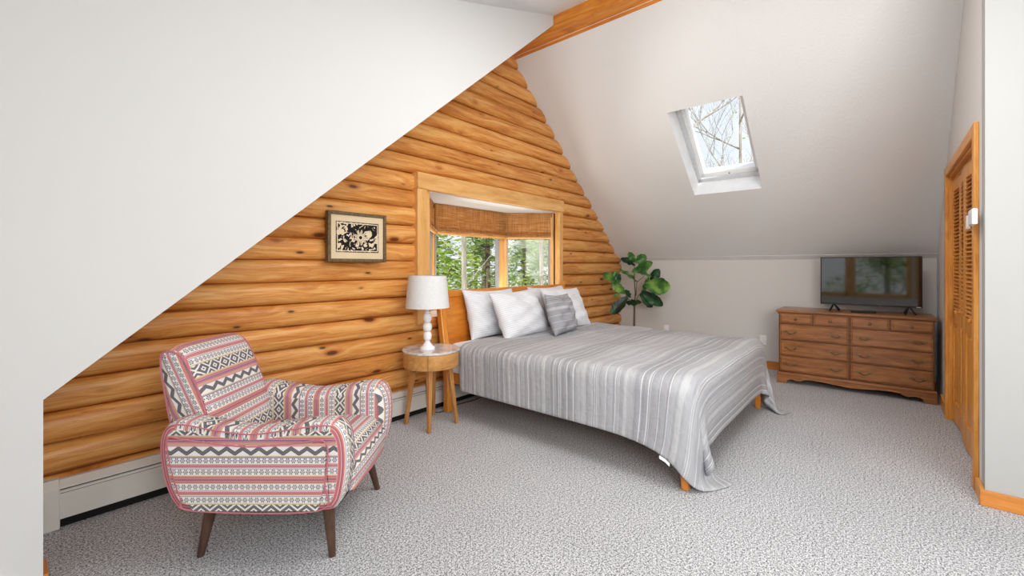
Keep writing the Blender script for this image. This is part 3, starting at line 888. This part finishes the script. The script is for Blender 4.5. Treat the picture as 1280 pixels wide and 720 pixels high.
# ------------------------------------------------------------------ nightstand
NX_,NY_=2.205,2.735
t=empty('nightstand',(NX_,NY_,0),0,'round honey oak side table with a white marble top beside the bed','side table')
b=MB(); b.lathe([(.001,.582),(.222,.582),(.226,.586),(.226,.596),(.222,.600),(.001,.600)],64); b.build('marble_top',M['marble'],t,smooth=True)
b=MB(); b.lathe([(.214,.465),(.217,.47),(.217,.582),(.205,.582)],64); b.lathe([(.001,.470),(.21,.470),(.21,.478),(.001,.478)],64); b.build('apron',M['oak'],t,smooth=True)
b=MB(); a=math.atan2(-.70,-.71)
d=Vector((math.cos(a),math.sin(a),0)); 
Mx=Matrix.Rotation(a,4,'Z'); b.box(.2165,.2185,-.0018,.0018,.468,.582,Mx); b.build('drawer_seam',M['darkleg'],t)
b=MB(); b.lathe([(.001,.448),(.15,.448),(.15,.470),(.001,.470)],48); b.build('under_plate',M['oakleg'],t,smooth=True)
for sx,sy in ((-1,1),(-1,-1),(1,-1),(1,1)):
    b=MB(); p0=Vector((sx*.098,sy*.098,.466)); p1=Vector((sx*.138,sy*.145,0))
    vs=[(p.x+ax*r,p.y+ay*r,p.z) for p,r in ((p1,.0125),(p0,.019)) for ax,ay in ((-1,-1),(1,-1),(1,1),(-1,1))]
    b.add(vs,[(3,2,1,0),(4,5,6,7)]+[(i,(i+1)%4,4+(i+1)%4,4+i) for i in range(4)]); b.build('leg',M['oakleg'],t,bevel=.003)
# lamp
t=empty('table_lamp',(2.175,2.745,.600),0,'white beaded ceramic table lamp with a white drum shade on the side table','lamp')
b=MB(); pr=[(.058,0),(.059,.010),(.052,.018),(.040,.026),(.026,.045),(.018,.060),(.017,.064)]
z=.064
for k,r in enumerate((.033,.036,.033)):
    for i in range(1,10):
        a=PI*i/10; pr.append((.012+(r-.012)*math.sin(a)**.8, z+(1-math.cos(a))/2*.072))
    z+=.072; pr.append((.012,z))
pr+=[(.020,z+.004),(.020,z+.010),(.012,z+.014),(.012,z+.07),(.001,z+.07)]
b.lathe([(.001,0)]+pr,40,caps=False); b.build('lamp_base',M['ceramic'],t,smooth=True,angle=math.radians(60))
b=MB(); b.lathe([(.169,.325),(.171,.325),(.149,.575),(.147,.575)],56,caps=False); 
b.build('lamp_shade',M['shade'],t,smooth=True)
b=MB(); b.tube([(0,0,z+.05),(0,0,.572)],.004,8)
for k in range(3):
    a=2*PI*k/3; b.tube([(0,0,.56),(.1465*math.cos(a),.1465*math.sin(a),.568)],.002,6)
b.build('harp',M['grey'],t)
b=MB(); b.ball((0,0,z+.12),.028); b.build('bulb',M['white'],t,smooth=True)
# cords
b=MB(); b.tube([(2.30,2.93,.30),(2.33,2.95,.12),(2.36,2.93,.006),(2.42,2.88,.005),(2.52,2.88,.005),(2.66,2.92,.005),(2.85,2.90,.005),(3.05,2.93,.005)],.0035,6)
tag(b.build('power_cord',M['black'],smooth=True),'thin dark power cord on the carpet between the side table and bed','cord')

# ------------------------------------------------------------------ dresser
t=empty('dresser',(5.46,.255,0),math.radians(1.2),'wide brown wooden dresser with ten drawers and brass pulls under the television','dresser')
# local: x depth (front at 0 -> +x back), y along width
def lb(): return MB()
b=lb(); b.box(.0,.50,-.600,.612,.10,.755); o=b.build('carcass',M['dresserdark'],t,bevel=.003)
b=lb(); b.box(-.022,.505,-.622,.634,.757,.782); b.build('top',M['dresser'],t,bevel=.008)
b=lb(); b.box(-.010,.0,-.608,.620,.740,.757); b.build('top_moulding',M['dresserdark'],t,bevel=.003)
b=lb(); b.box(-.022,.50,-.618,.630,.088,.118); b.build('base_moulding',M['dresser'],t,bevel=.008)
# scalloped apron + bracket feet
def apron():
    pts=[(-.618,.09),(-.618,0),(-.53,0),(-.525,.03),(-.505,.045),(-.47,.050),(-.44,.040),(-.40,.040),(-.37,.060),(-.30,.066),(-.22,.062)]
    for i in range(9): pts.append((-.20+i*.05,.062-.018*math.sin(PI*i/8)*1.0))
    L_=[(-p[0]+.012,p[1]) for p in pts[:11]][::-1]
    return pts+L_+[]
b=lb(); b.prism(apron(),'x',-.018,.004); b.build('scalloped_apron',M['dresser'],t,bevel=.002)
for y0,y1 in ((-.618,-.55),(.562,.630)):
    for x0,x1 in ((-.016,.06),(.43,.50)):
        b=lb(); b.box(x0,x1,y0,y1,0,.09); b.build('bracket_foot',M['dresser'],t,bevel=.006)
for y0_,y1_ in ((.0,.012),(-.600,-.592),(.606,.612)):
    b=lb(); b.box(-.004,.001,y0_,y1_,.118,.752); b.build('stile',M['dresserdark'],t)
def drawer(y0,y1,z0,z1,handles):
    g=.005
    b=lb(); y0+=g;y1-=g;z0+=g*.7;z1-=g*.7
    b.box(-.010,.004,y0,y1,z0,z1)
    # raised field
    m=.014; vs=[(-.010,y0+.006,z0+.006),(-.010,y1-.006,z0+.006),(-.010,y1-.006,z1-.006),(-.010,y0+.006,z1-.006),
        (-.018,y0+m,z0+m),(-.018,y1-m,z0+m),(-.018,y1-m,z1-m),(-.018,y0+m,z1-m)]
    b.add(vs,[(4,5,6,7)]+[(i,(i+1)%4,4+(i+1)%4,4+i) for i in range(4)])
    d=b.build('drawer',M['dresser'],t,bevel=.002)
    zc=(z0+z1)/2
    for y in handles:
        if handles==1 or len(handles)==1:
            b=lb(); b.tube([(-.017,y,zc),(-.032,y,zc)],.005,10); b.ball((-.036,y,zc),.0125,14,8,(.7,1,1)); b.tube([(-.0165,y,zc),(-.021,y,zc)],.014,14)
            b.build('knob',M['brass'],d,smooth=True)
        else:
            b=lb(); w=.042
            pts=[(-.020,y-w,zc+.006)]+[(-.020-.016*math.sin(PI*i/10),y-w+2*w*i/10,zc+.006-.020*math.sin(PI*i/10)) for i in range(1,10)]+[(-.020,y+w,zc+.006)]
            b.tube(pts,.0052,8)
            for s in (-1,1):
                b.tube([(-.0165,y+s*w,zc+.006),(-.026,y+s*w,zc+.006)],.010,10)
                b.ball((-.022,y+s*(w+.012),zc+.008),.007,10,6,(.4,1.3,1)); b.ball((-.022,y+s*(w-.011),zc+.010),.0055,10,6,(.4,1.3,1))
            b.build('bail_pull',M['brass'],d,smooth=True)
rows=[(.466,.634),(.298,.462),(.128,.294)]
for (c0,c1) in ((-.594,.0),(.012,.604)):
    mid=(c0+c1)/2
    drawer(c0,mid-.004,.640,.748,[(c0+mid)/2]); drawer(mid+.004,c1,.640,.748,[(c1+mid)/2])
    for z0,z1 in rows: drawer(c0,c1,z0,z1,[c0+.105,c1-.105])
# TV
t=empty('television',(5.715,.122,.782),math.radians(.5),'flat screen television with a black frame on top of the dresser','television')
TW=.400; z0=.066; z1=.566
b=MB(); 
b.box(.006,.030,-TW,TW,z0,z1); b.box(.030,.060,-TW*.7,TW*.7,z0+.02,z0+.30)
b.build('housing',M['black'],t,bevel=.004)
b=MB(); f=.009
for (a,c,e,g) in ((-TW,-TW+f,z0,z1),(TW-f,TW,z0,z1),(-TW+f,TW-f,z1-f,z1),(-TW+f,TW-f,z0,z0+.016)): b.box(-.004,.008,a,c,e,g)
b.build('bezel',M['black'],t,bevel=.002)
ms=Mat('television_screen',.04,.8); ms.color(srgb(10,11,12)); ms.b.inputs['IOR'].default_value=1.7
vv=ms.coord(); ms.bump(ms.noise(vv,1.2,1),.02,.02)
b=MB(); b.box(.0005,.006,-TW+f,TW-f,z0+.014,z1-f); b.build('screen',ms.m,t)
b=MB(); b.box(-.0048,-.0038,-TW+.012,-TW+.042,z0+.005,z0+.010); b.build('badge',M['white'],t)
for y in (-.305,.285):
    b=MB(); 
    b.tube([(.018,y,z0+.012),(-.085,y+.03,.005)],.007,8); b.tube([(.018,y,z0+.012),(.10,y+.03,.005)],.007,8)
    b.tube([(.018,y,z0+.012),(-.07,y-.045,.005)],.007,8); b.tube([(.018,y,z0+.012),(.09,y-.045,.005)],.007,8)
    b.build('stand_leg',M['black'],t)
b=MB(); b.box(5.60,5.66,.06,.26,.7835,.799)
tag(b.build('media_box',M['black'],bevel=.006),'small flat black box lying on the dresser below the television','device')

# outlets on the far wall
def outlet(y,z,label):
    b=MB(); b.box(KX-.007,KX,y-.036,y+.036,z-.058,z+.058); o=b.build('wall_outlet',M['white'],bevel=.003); tag(o,label,'outlet')
    for s in (-1,1):
        b=MB(); b.box(KX-.009,KX-.006,y-.017,y+.017,z+s*.024-.014,z+s*.024+.014); b.build('socket',M['white'],o,bevel=.003)
outlet(1.133,.345,'white outlet plate on the grey wall just left of the dresser')
outlet(2.338,.368,'white outlet plate low on the grey wall near the potted plant')

# ------------------------------------------------------------------ fiddle leaf fig
PX,PY=5.55,2.58
t=empty('potted_fig',(PX,PY,0),0,'fiddle leaf fig plant with broad glossy leaves in the far corner','plant')
b=MB(); b.lathe([(.001,0),(.11,0),(.145,.26),(.150,.27),(.140,.27),(.135,.24),(.001,.24)],32); b.build('pot',simple('matte_grey_planter',srgb(120,116,112),.7,.2),t,smooth=True)
b=MB(); b.lathe([(.001,.238),(.136,.238),(.12,.25),(.001,.252)],24); b.build('soil',simple('dark_soil',srgb(52,40,32),.95,.05,var=.3,scale=40),t,smooth=True)
DEP=SF*PX+CF*PY; CR=CF*PX-SF*PY
def pp(px,py,dd=0):          # measured leaf positions turned into metres round the stem
    d=DEP+dd; r=(px-640)/543*d; return Vector((SF*d+CF*r-PX, CF*d-SF*r-PY, H-(py-333)/543*d))
def z6(x,y,dd=0): return pp(740+x/6,300+y/6,dd)
b=MB()
b.tube([(0,0,.24),z6(316,640),z6(318,490)],[.017,.014,.012],8)
b.tube([z6(318,495),z6(325,400),z6(318,300),z6(318,150)],[.010,.008,.007,.004],7)
b.tube([z6(318,500),z6(290,470,-.05),z6(250,400,-.08),z6(205,320,-.12)],[.009,.007,.006,.003],6)
b.tube([z6(320,495),z6(345,420,.05),z6(372,395,.08),z6(400,330,.10)],[.008,.007,.006,.003],6)
b.tube([z6(330,420),z6(335,320),z6(395,265,-.05)],[.006,.005,.003],6)
b.build('stem',M['darkbark'],t,smooth=True)
def leafmesh(b,p0,p1,width,tilt,cup=.2,droop=.0):
    d=p1-p0; L=d.length; ax=d.normalized(); fwd=Vector((-SF,-CF,.25)).normalized()   # faces the room
    side=ax.cross(fwd).normalized(); nrm=side.cross(ax).normalized()
    side=(Matrix.Rotation(tilt,3,ax)@side); nrm=(Matrix.Rotation(tilt,3,ax)@nrm)
    n=10;m=6;vs=[];fs=[]
    for i in range(n+1):
        s=i/n
        wd=width*(math.sin(PI*min(1,s*.93+.05))**.7)*(.55+.75*s-.28*s*s*1.2)
        if s>.97: wd*=.55
        for j in range(-m,m+1):
            q=j/m
            w_=wd*(1+.06*math.sin(s*23+j*.2)*abs(q))
            vs.append(p0+ax*(L*s)+side*(q*w_)+nrm*(cup*wd*abs(q)**1.3+.012*math.sin(s*18+abs(q)*3)*abs(q)+.004*math.cos(s*34)*(1-abs(q))-droop*s*s*L))
    k=2*m+1
    for i in range(n):
        for j in range(k-1): fs.append((i*k+j,i*k+j+1,(i+1)*k+j+1,(i+1)*k+j))
    b.add(vs,fs)
lf=[((322,188),(218,135),34,.5,0),((320,168),(276,92),26,-.4,.02),((325,170),(408,118),38,.25,-.05),((300,238),(458,170),42,.6,-.05),
    ((312,225),(448,268),28,-.7,-.03),((338,312),(214,214),30,.8,.0),((205,318),(80,250),38,.35,-.12),((210,318),(172,232),26,-.3,-.12),
    ((248,402),(148,318),34,-.3,-.12),((270,420),(140,556),40,.3,-.10),((290,432),(250,374),22,.2,-.05),((240,462),(372,472),34,1.0,-.08),
    ((440,308),(505,218),38,.2,.12),((392,338),(590,352),66,.25,.0),((376,382),(532,498),42,.5,-.02),((372,402),(430,282),26,.6,.08),((360,400),(455,505),40,-.2,.04),((205,400),(160,425),12,.2,-.1)]
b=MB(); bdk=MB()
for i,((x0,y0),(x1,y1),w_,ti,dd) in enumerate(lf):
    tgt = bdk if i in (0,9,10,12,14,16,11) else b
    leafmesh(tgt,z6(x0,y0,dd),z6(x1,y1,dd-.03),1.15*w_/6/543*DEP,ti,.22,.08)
b.build('leaves',M['fig'],t,smooth=True,angle=math.radians(180),norm=False)
bdk.build('shaded_leaves',leafmat('deep_green_fig_leaf',srgb(16,36,28),srgb(30,62,40),srgb(62,104,62),.1,7,.35),t,smooth=True,angle=math.radians(180),norm=False)  # darker copy of the leaf colour, shade painted into these leaves

# ------------------------------------------------------------------ armchair
t=empty('armchair',(SF*2.16+CF*-1.10, CF*2.16-SF*-1.10, 0),-YAW,'low armchair in red, grey and white woven pattern standing by the log wall','armchair')
def smooth_closed(pts,n=72):
    m=len(pts); out=[]
    for i in range(m):
        p0,p1,p2,p3=[Vector(pts[(i+k-1)%m]+(0,)) for k in range(4)]
        for s in range(max(1,n//m)):
            u=s/max(1,n//m)
            q=.5*((2*p1)+(-p0+p2)*u+(2*p0-5*p1+4*p2-p3)*u*u+(-p0+3*p1-3*p2+p3)*u**3); out.append((q.x,q.y))
    return out
def inset(pts,d):
    n=len(pts); out=[]
    ar=sum(pts[i][0]*pts[(i+1)%n][1]-pts[(i+1)%n][0]*pts[i][1] for i in range(n)); sg=1 if ar>0 else -1
    for i in range(n):
        a=Vector(pts[i-1]);c=Vector(pts[(i+1)%n]); tt=(c-a).normalized(); nn=Vector((-tt.y,tt.x))*sg
        out.append((pts[i][0]+nn.x*d,pts[i][1]+nn.y*d))
    return out
def loft(outline,slices,uvf,regf=None):
    """slices: (y, inset); outline in (x,z)"""
    b=MB(); n=len(outline); vs=[];uv=[];fs=[]
    arc=[0]
    for i in range(1,n): arc.append(arc[-1]+(Vector(outline[i])-Vector(outline[i-1])).length)
    # every segment belongs to a cloth panel; vertices are doubled only where panels meet
    m=len(slices); ins=[inset(outline,d) for (y,d) in slices]
    reg=regf if regf else (lambda x,z:0)
    rg=[reg((outline[i][0]+outline[(i+1)%n][0])/2,(outline[i][1]+outline[(i+1)%n][1])/2) for i in range(n)]
    key={}
    def vid(k,i,r):
        if (k,i,r) not in key:
            key[(k,i,r)]=len(vs); x,z=ins[k][i%n]; vs.append((x,slices[k][0],z)); uv.append(uvf(x,slices[k][0],z,arc[i%n],r))
        return key[(k,i,r)]
    for k in range(m-1):
        for i in range(n):
            r=rg[i]; j=(i+1)%n
            fs.append((vid(k,i,r),vid(k,j,r),vid(k+1,j,r),vid(k+1,i,r)))
    fs.append(tuple(vid(0,i,9) for i in range(n))[::-1]); fs.append(tuple(vid(m-1,i,9) for i in range(n)))
    b.add(vs,fs,uv); return b
arm=[(-.365,.500),(-.345,.36),(-.300,.262),(-.235,.232),(.0,.230),(.311,.232),(.380,.262),(.408,.36),(.414,.468),(.400,.550),(.360,.597),(.281,.600),(.165,.583),(.016,.566),(-.13,.582),(-.270,.606),(-.340,.585)]
ao=smooth_closed(arm,102)
for s in (-1,1):
    y0=-.365 if s<0 else .215; y1=-.215 if s<0 else .365
    outer,inner=(y0,y1) if s<0 else (y1,y0); q=1 if s<0 else -1
    sl=[(outer+q*.000,.034),(outer+q*.006,.014),(outer+q*.022,.002),(outer+q*.05,.0),(outer+q*.085,.0),(outer+q*.12,.008),(outer+q*.142,.026),(outer+q*.150,.045)]
    b=loft(ao,sl,lambda x,y,z,a,r: ((y-outer,(x+.62)*.9) if r==1 else (z,(y-outer)*1.0+.03) if r in (0,2) else (z,(x+.62)*.9) if abs(y)<.25 else (x,.179+(.49-z)*.9)),
           lambda x,z: 1 if (z>.50 and -.30<x<.355) else (0 if x<0 else 2))
    b.build('armrest',M['kilim'],t,smooth=True,angle=math.radians(70))
    # side panel with horizontal bands
    sp=[(-.318,.540),(-.300,.42),(-.262,.30),(-.205,.245),(.300,.245),(.330,.36),(.334,.525),(.20,.520),(.02,.508),(-.14,.522),(-.25,.538)]
    yp=outer-q*.012
    b=MB(); n_=len(sp); vs=[(x,yp,z) for x,z in sp]+[(x,outer+q*.01,z) for x,z in sp]; uv=[(x+.5,.179+(.492-z)*.9) for x,z in sp]*2
    b.add(vs,[tuple(range(n_)),tuple(range(n_,2*n_))[::-1]]+[(i,(i+1)%n_,n_+(i+1)%n_,n_+i) for i in range(n_)],uv); b.build('side_panel',M['kilim'],t)
    b=MB(); b.tube([(x,yp+q*.002,z) for x,z in smooth_closed(sp,66)],.0034,6,closed=True)
    b.tube([(x,outer+q*.004,z) for x,z in inset(ao,.012)],.0030,6,closed=True)
    b.build('piping',M['piping'],t,smooth=True)
# back
def backprof(): 
    return smooth_closed([(-.215,.30),(-.222,.45),(-.255,.60),(-.305,.74),(-.352,.835),(-.385,.868),(-.430,.878),(-.462,.858),(-.462,.78),(-.440,.65),(-.412,.50),(-.385,.32),(-.30,.26)],104)
bp=backprof()
b=loft(bp,[(-.238,.030),(-.234,.012),(-.222,.002),(-.20,0),(0,-.004),(.20,0),(.222,.002),(.234,.012),(.238,.030)],lambda x,y,z,a,r:(z+.02,(x+.30*(z-.3)/.58*.9)+.70))
b.build('backrest',M['kilim'],t,smooth=True,angle=math.radians(70))
# front cushion of the back, raised inside the border, bands level
b=MB(); N1,N2=22,16; vs=[];uv=[];fs=[]
ctrl=[(-.205,.40),(-.222,.48),(-.252,.60),(-.300,.73),(-.345,.820),(-.378,.862),(-.420,.880)]
def cat(c,s):
    m=len(c)-1; i=min(int(s*m),m-1); u=s*m-i
    P_=[Vector(c[max(0,min(m,i+k-1))]+(0,)) for k in range(4)]
    q=.5*((2*P_[1])+(-P_[0]+P_[2])*u+(2*P_[0]-5*P_[1]+4*P_[2]-P_[3])*u*u+(-P_[0]+3*P_[1]-3*P_[2]+P_[3])*u**3); return q.x,q.y
al=0;pv=None
for i in range(N1+1):
    x,z=cat(ctrl,i/N1); x2,z2=cat(ctrl,min(1,i/N1+.02)); x1,z1_=cat(ctrl,max(0,i/N1-.02))
    tx,tz=x2-x1,z2-z1_; ln=math.hypot(tx,tz); nx,nz=tz/ln,-tx/ln
    if pv: al+=math.hypot(x-pv[0],z-pv[1])
    pv=(x,z)
    for j in range(N2+1):
        q=2*j/N2-1; bul=.022*(max(0,1-q**6))**.5*(1 if i>0 else 1)-.004
        hw=.226
        vs.append((x+nx*bul,q*hw,z+nz*bul)); uv.append((q*hw+.5, (.51-al)*.88+.0))
for i in range(N1):
    for j in range(N2): fs.append((i*(N2+1)+j,i*(N2+1)+j+1,(i+1)*(N2+1)+j+1,(i+1)*(N2+1)+j))
b.add(vs,fs,uv); o=b.build('back_cushion',M['kilim'],t,smooth=True,angle=math.radians(180))
b=MB()
for yy in (-.232,.232):
    b.tube([(x,yy,z) for x,z in inset(bp,.006)],.0042,6,closed=True)
b.build('back_piping',M['piping'],t,smooth=True)
# seat
sp=smooth_closed([(-.24,.26),(-.24,.40),(-.10,.418),(.10,.438),(.27,.440),(.36,.415),(.408,.35),(.400,.28),(.36,.245),(.0,.24)],80)
b=loft(sp,[(-.245,.012),(-.225,.002),(0,-.006),(.225,.002),(.245,.012)],lambda x,y,z,a,r:(y+.5,(x if z>.40 else x+(.43-z)*1.0)+.315))
b.build('seat_cushion',M['kilim'],t,smooth=True,angle=math.radians(70))
b=MB(); b.box(-.27,.36,-.30,.30,.222,.25); b.build('underframe',M['slot'],t,bevel=.01)
feet=[((-.2,-.27),(-.245,-.285)),((.30,-.27),(.325,-.285)),((.29,.25),(.345,.28)),((-.2,.25),(-.245,.28))]
for (a,c) in feet:
    b=MB(); n_=18; vs=[]
    b.tube([(c[0],c[1],0),(a[0],a[1],.235)],[.014,.027],18); b.build('leg',M['darkleg'],t,smooth=True,angle=math.radians(50))

# ------------------------------------------------------------------ outdoors
b=MB(); b.box(-60,60,-60,60,-3.1,-3.0)
struct(b.build('ground',simple('leaf_litter_ground',srgb(170,170,130),.95,.02,var=.2,scale=.6)))
def tree_meshes(kind,seed,h):
    r=random.Random(seed); tb=MB(); fb=MB()
    def card(c,s):
        a=r.uniform(0,2*PI); e=r.uniform(-.7,.9)
        u=Vector((math.cos(a),math.sin(a),math.sin(e)*.6)).normalized()*s; v=u.cross(Vector((r.uniform(-.4,.4),r.uniform(-.4,.4),1))).normalized()*s*.55
        fb.add([c-u-v*.3,c-v,c+u,c+v],[(0,1,2,3)])
    tb.tube([(0,0,0),(r.uniform(-.1,.1),r.uniform(-.1,.1),h*.5),(0,0,h)],([h*.013,h*.009,.01] if kind!='bare' else [h*.007,h*.005,.01]),7)
    if kind=='conifer':
        for k in range(70):
            z=h*(.10+.88*k/70); R=(h-z)*.13+.2; a=k*2.4+r.uniform(-.3,.3)
            d=Vector((math.cos(a),math.sin(a),0)); tip=d*R+Vector((0,0,z-.12*R))
            tb.tube([(0,0,z),tuple(tip)],[.02,.006],4)
            for q in range(34):
                s=r.uniform(.15,1.05); side=d.cross(Vector((0,0,1)))*r.uniform(-.35,.35)*R*(1.1-s*.5)
                card(d*R*s+side+Vector((0,0,z-.12*R*s-r.uniform(0,.14))),r.uniform(.05,.13))
    else:
        def br(p,d,l,rad,dep):
            q=p+d*l; m=p+d*l*.5+Vector((r.uniform(-1,1),r.uniform(-1,1),0))*l*.06
            tb.tube([tuple(p),tuple(m),tuple(q)],[rad,rad*.8,rad*.6],5)
            if dep==0:
                if kind=='leafy':
                    for _ in range(26): card(q+Vector([r.gauss(0,.33) for _ in range(3)]),r.uniform(.05,.12))
                elif r.random()<.25:
                    for _ in range(5): card(q+Vector([r.gauss(0,.18) for _ in range(3)]),r.uniform(.03,.06))
                return
            for _ in range(3):
                a=Vector((r.uniform(-1,1),r.uniform(-1,1),r.uniform(-.1,.8)))
                br(q if _<2 else m,(d+a*.75).normalized(),l*r.uniform(.62,.82),rad*.6,dep-1)
        for k in range(9):
            z=h*(.28+.075*k); a=k*2.4; br(Vector((0,0,z)),Vector((math.cos(a),math.sin(a),.75)).normalized(),h*(.062 if kind=='leafy' else .13)*(1.25-.07*k),h*(.0045 if kind=='leafy' else .0028),3 if kind=='leafy' else 4)
    return tb,fb
protos={}
def tree(kind,variant,loc,h,rz,label,grp,fol,bark,cat='tree'):
    key=(kind,variant,fol)
    if key not in protos:
        tb,fb=tree_meshes(kind,variant*11+3,h)
        o=empty({'conifer':'conifer_tree','leafy':'leafy_tree','bare':'bare_tree'}[kind],loc,rz,label,cat,grp)
        tb.build('trunk',M[bark],o,smooth=True)
        fb.build('foliage',M[fol],o,norm=False)
        protos[key]=o; return o
    o=copy_tree(protos[key]); o.location=loc; o.rotation_euler=(0,0,rz); tag(o,label,cat,grp); return o
tl={'conifer':'green conifer among the trees seen through the bay window','leafy':'yellow-green leafy tree seen through the bay window'}
k=0
for (x,Y,kind,fol,var,h) in ((7.4,9.2,'leafy','fol1',1,8),(10.0,9.6,'conifer','fol2',1,9.5),(12.9,9.2,'leafy','fol1',2,8.5),(15.6,10.2,'conifer','fol1',3,10),
      (11.2,13.6,'conifer','fol1',3,11),(14.2,13.8,'leafy','fol1',1,10.5),(17.3,14.0,'conifer','fol2',1,11),(20.2,13.2,'leafy','fol1',2,10),
      (15.2,18.4,'conifer','fol2',1,13),(18.6,18.8,'conifer','fol1',3,13),(22.4,18.2,'leafy','fol1',1,12),(25.5,18.0,'conifer','fol2',1,13),(12.0,18.2,'leafy','fol1',2,12)):
    tree(kind,var,(x,Y,-3),h,k*1.3,tl[kind],'trees beyond the bay window' if kind=='conifer' else 'leafy trees beyond the bay window',fol,'bark' if kind=='leafy' else 'darkbark'); k+=1
# pale birch trunks
for (ratio,Y) in ((.93,6.3),(1.335,6.6),(1.10,11.6)):
    b=MB(); b.tube([(0,0,0),(.06,.02,4),(0,.05,9)],[.07,.055,.03],8)
    for q in range(9):
        a=q*2.1; b.tube([(0.03,.02,2.0+q*.6),(math.cos(a)*.9,math.sin(a)*.9,2.6+q*.65)],[.014,.004],4)
    o=b.build('birch_trunk',M['bark'],smooth=True); o.location=(ratio*Y,Y,-3); tag(o,'slender pale birch trunk outside the bay window','tree','birch trunks beyond the bay window')
for i,(x,y,h) in enumerate(((12.0,4.1,12),(20.0,4.6,14))):
    tree('bare',1+i%2,(x,y,-3),h,i*2.0,'bare branched tree seen through the skylight','trees beyond the skylight','fol1','bark')
for i,(x,y) in enumerate(((-8,4.3),(-8.4,-.3),(-8.5,-4.8))):
    tree('leafy',1+i%2,(x,y,-3),9,i*1.7,'tree outside the dormer windows, mirrored in the television','trees beyond the dormer','fol1','bark')

# ------------------------------------------------------------------ light
world=bpy.data.worlds.new('World'); scene.world=world; world.use_nodes=True
nt=world.node_tree; bg=nt.nodes['Background']
tc=nt.nodes.new('ShaderNodeTexCoord'); sp_=nt.nodes.new('ShaderNodeSeparateXYZ'); nt.links.new(tc.outputs['Generated'],sp_.inputs[0])
rp=nt.nodes.new('ShaderNodeValToRGB'); nt.links.new(sp_.outputs[2],rp.inputs[0])
rp.color_ramp.elements[0].position=.0; rp.color_ramp.elements[0].color=(.90,.95,1,1)
rp.color_ramp.elements[1].position=.55; rp.color_ramp.elements[1].color=(.40,.62,.92,1)
nz=nt.nodes.new('ShaderNodeTexNoise'); nz.inputs['Scale'].default_value=3.0; nz.inputs['Detail'].default_value=5
nt.links.new(tc.outputs['Generated'],nz.inputs['Vector'])
cr=nt.nodes.new('ShaderNodeValToRGB'); cr.color_ramp.elements[0].position=.42; cr.color_ramp.elements[1].position=.58; nt.links.new(nz.outputs['Fac'],cr.inputs[0])
mx=nt.nodes.new('ShaderNodeMix'); mx.data_type='RGBA'; nt.links.new(cr.outputs[0],mx.inputs[0]); nt.links.new(rp.outputs[0],mx.inputs[6]); mx.inputs[7].default_value=(.97,.98,1,1)
nt.links.new(mx.outputs[2],bg.inputs[0]); bg.inputs[1].default_value=1.1

def area(name,loc,target,sx,sy,power,color=(1,1,1)):
    l=bpy.data.lights.new(name,'AREA'); l.shape='RECTANGLE'; l.size=sx; l.size_y=sy; l.energy=power; l.color=color
    o=bpy.data.objects.new(name,l); link(o); o.location=loc
    d=Vector(target)-Vector(loc); o.rotation_euler=d.to_track_quat('-Z','Y').to_euler(); return o
area('daylight_dormer',(-1.0,-.5,1.88),(3.2,.6,.2),2.4,.25,20,(1,.99,.97))
area('ceiling_bounce',(.2,-1.5,1.6),(5.6,1.0,1.4),1.6,1.2,82,(1,.995,.985))  # unseen area lamps added to brighten the room
area('ceiling_bounce',(1.2,-1.6,1.9),(1.4,.4,3.2),1.4,1.4,14,(1,.99,.975))
area('ceiling_bounce',(2.1,.5,3.0),(2.7,1.0,0),1.5,1.5,42,(1,.99,.97))

area('porch_light',(3.4,6.6,-1.6),(3.4,3.3,1.8),2.2,1.2,160,(1,.97,.9))  # unseen lamp added outdoors to brighten the bay ceiling and blinds
area('window_seat_light',(3.4,3.33,.815),(3.4,3.28,1.9),1.3,.3,9,(1,.95,.86))  # lamp added behind the headboard to lift the bay ceiling
sl=bpy.data.lights.new('sun','SUN'); sl.energy=4.5; sl.angle=math.radians(6); sl.color=(1,.96,.88)
so=link(bpy.data.objects.new('sun',sl)); so.location=(-5,-5,9); so.rotation_euler=Vector((.62,.62,-.72)).to_track_quat('-Z','Y').to_euler()
# ------------------------------------------------------------------ camera
cam=bpy.data.cameras.new('camera'); co=bpy.data.objects.new('camera',cam); link(co)
cam.sensor_fit='HORIZONTAL'; cam.sensor_width=36; cam.lens=543/1280*36; cam.shift_y=-27/1280
cam.clip_start=.02; cam.clip_end=300
co.location=(0,0,H)
co.rotation_euler=(math.radians(90),0,-math.atan2(SF,CF))
scene.camera=co
scene.view_settings.view_transform='Standard'; scene.view_settings.look='None'
scene.view_settings.exposure=0.0
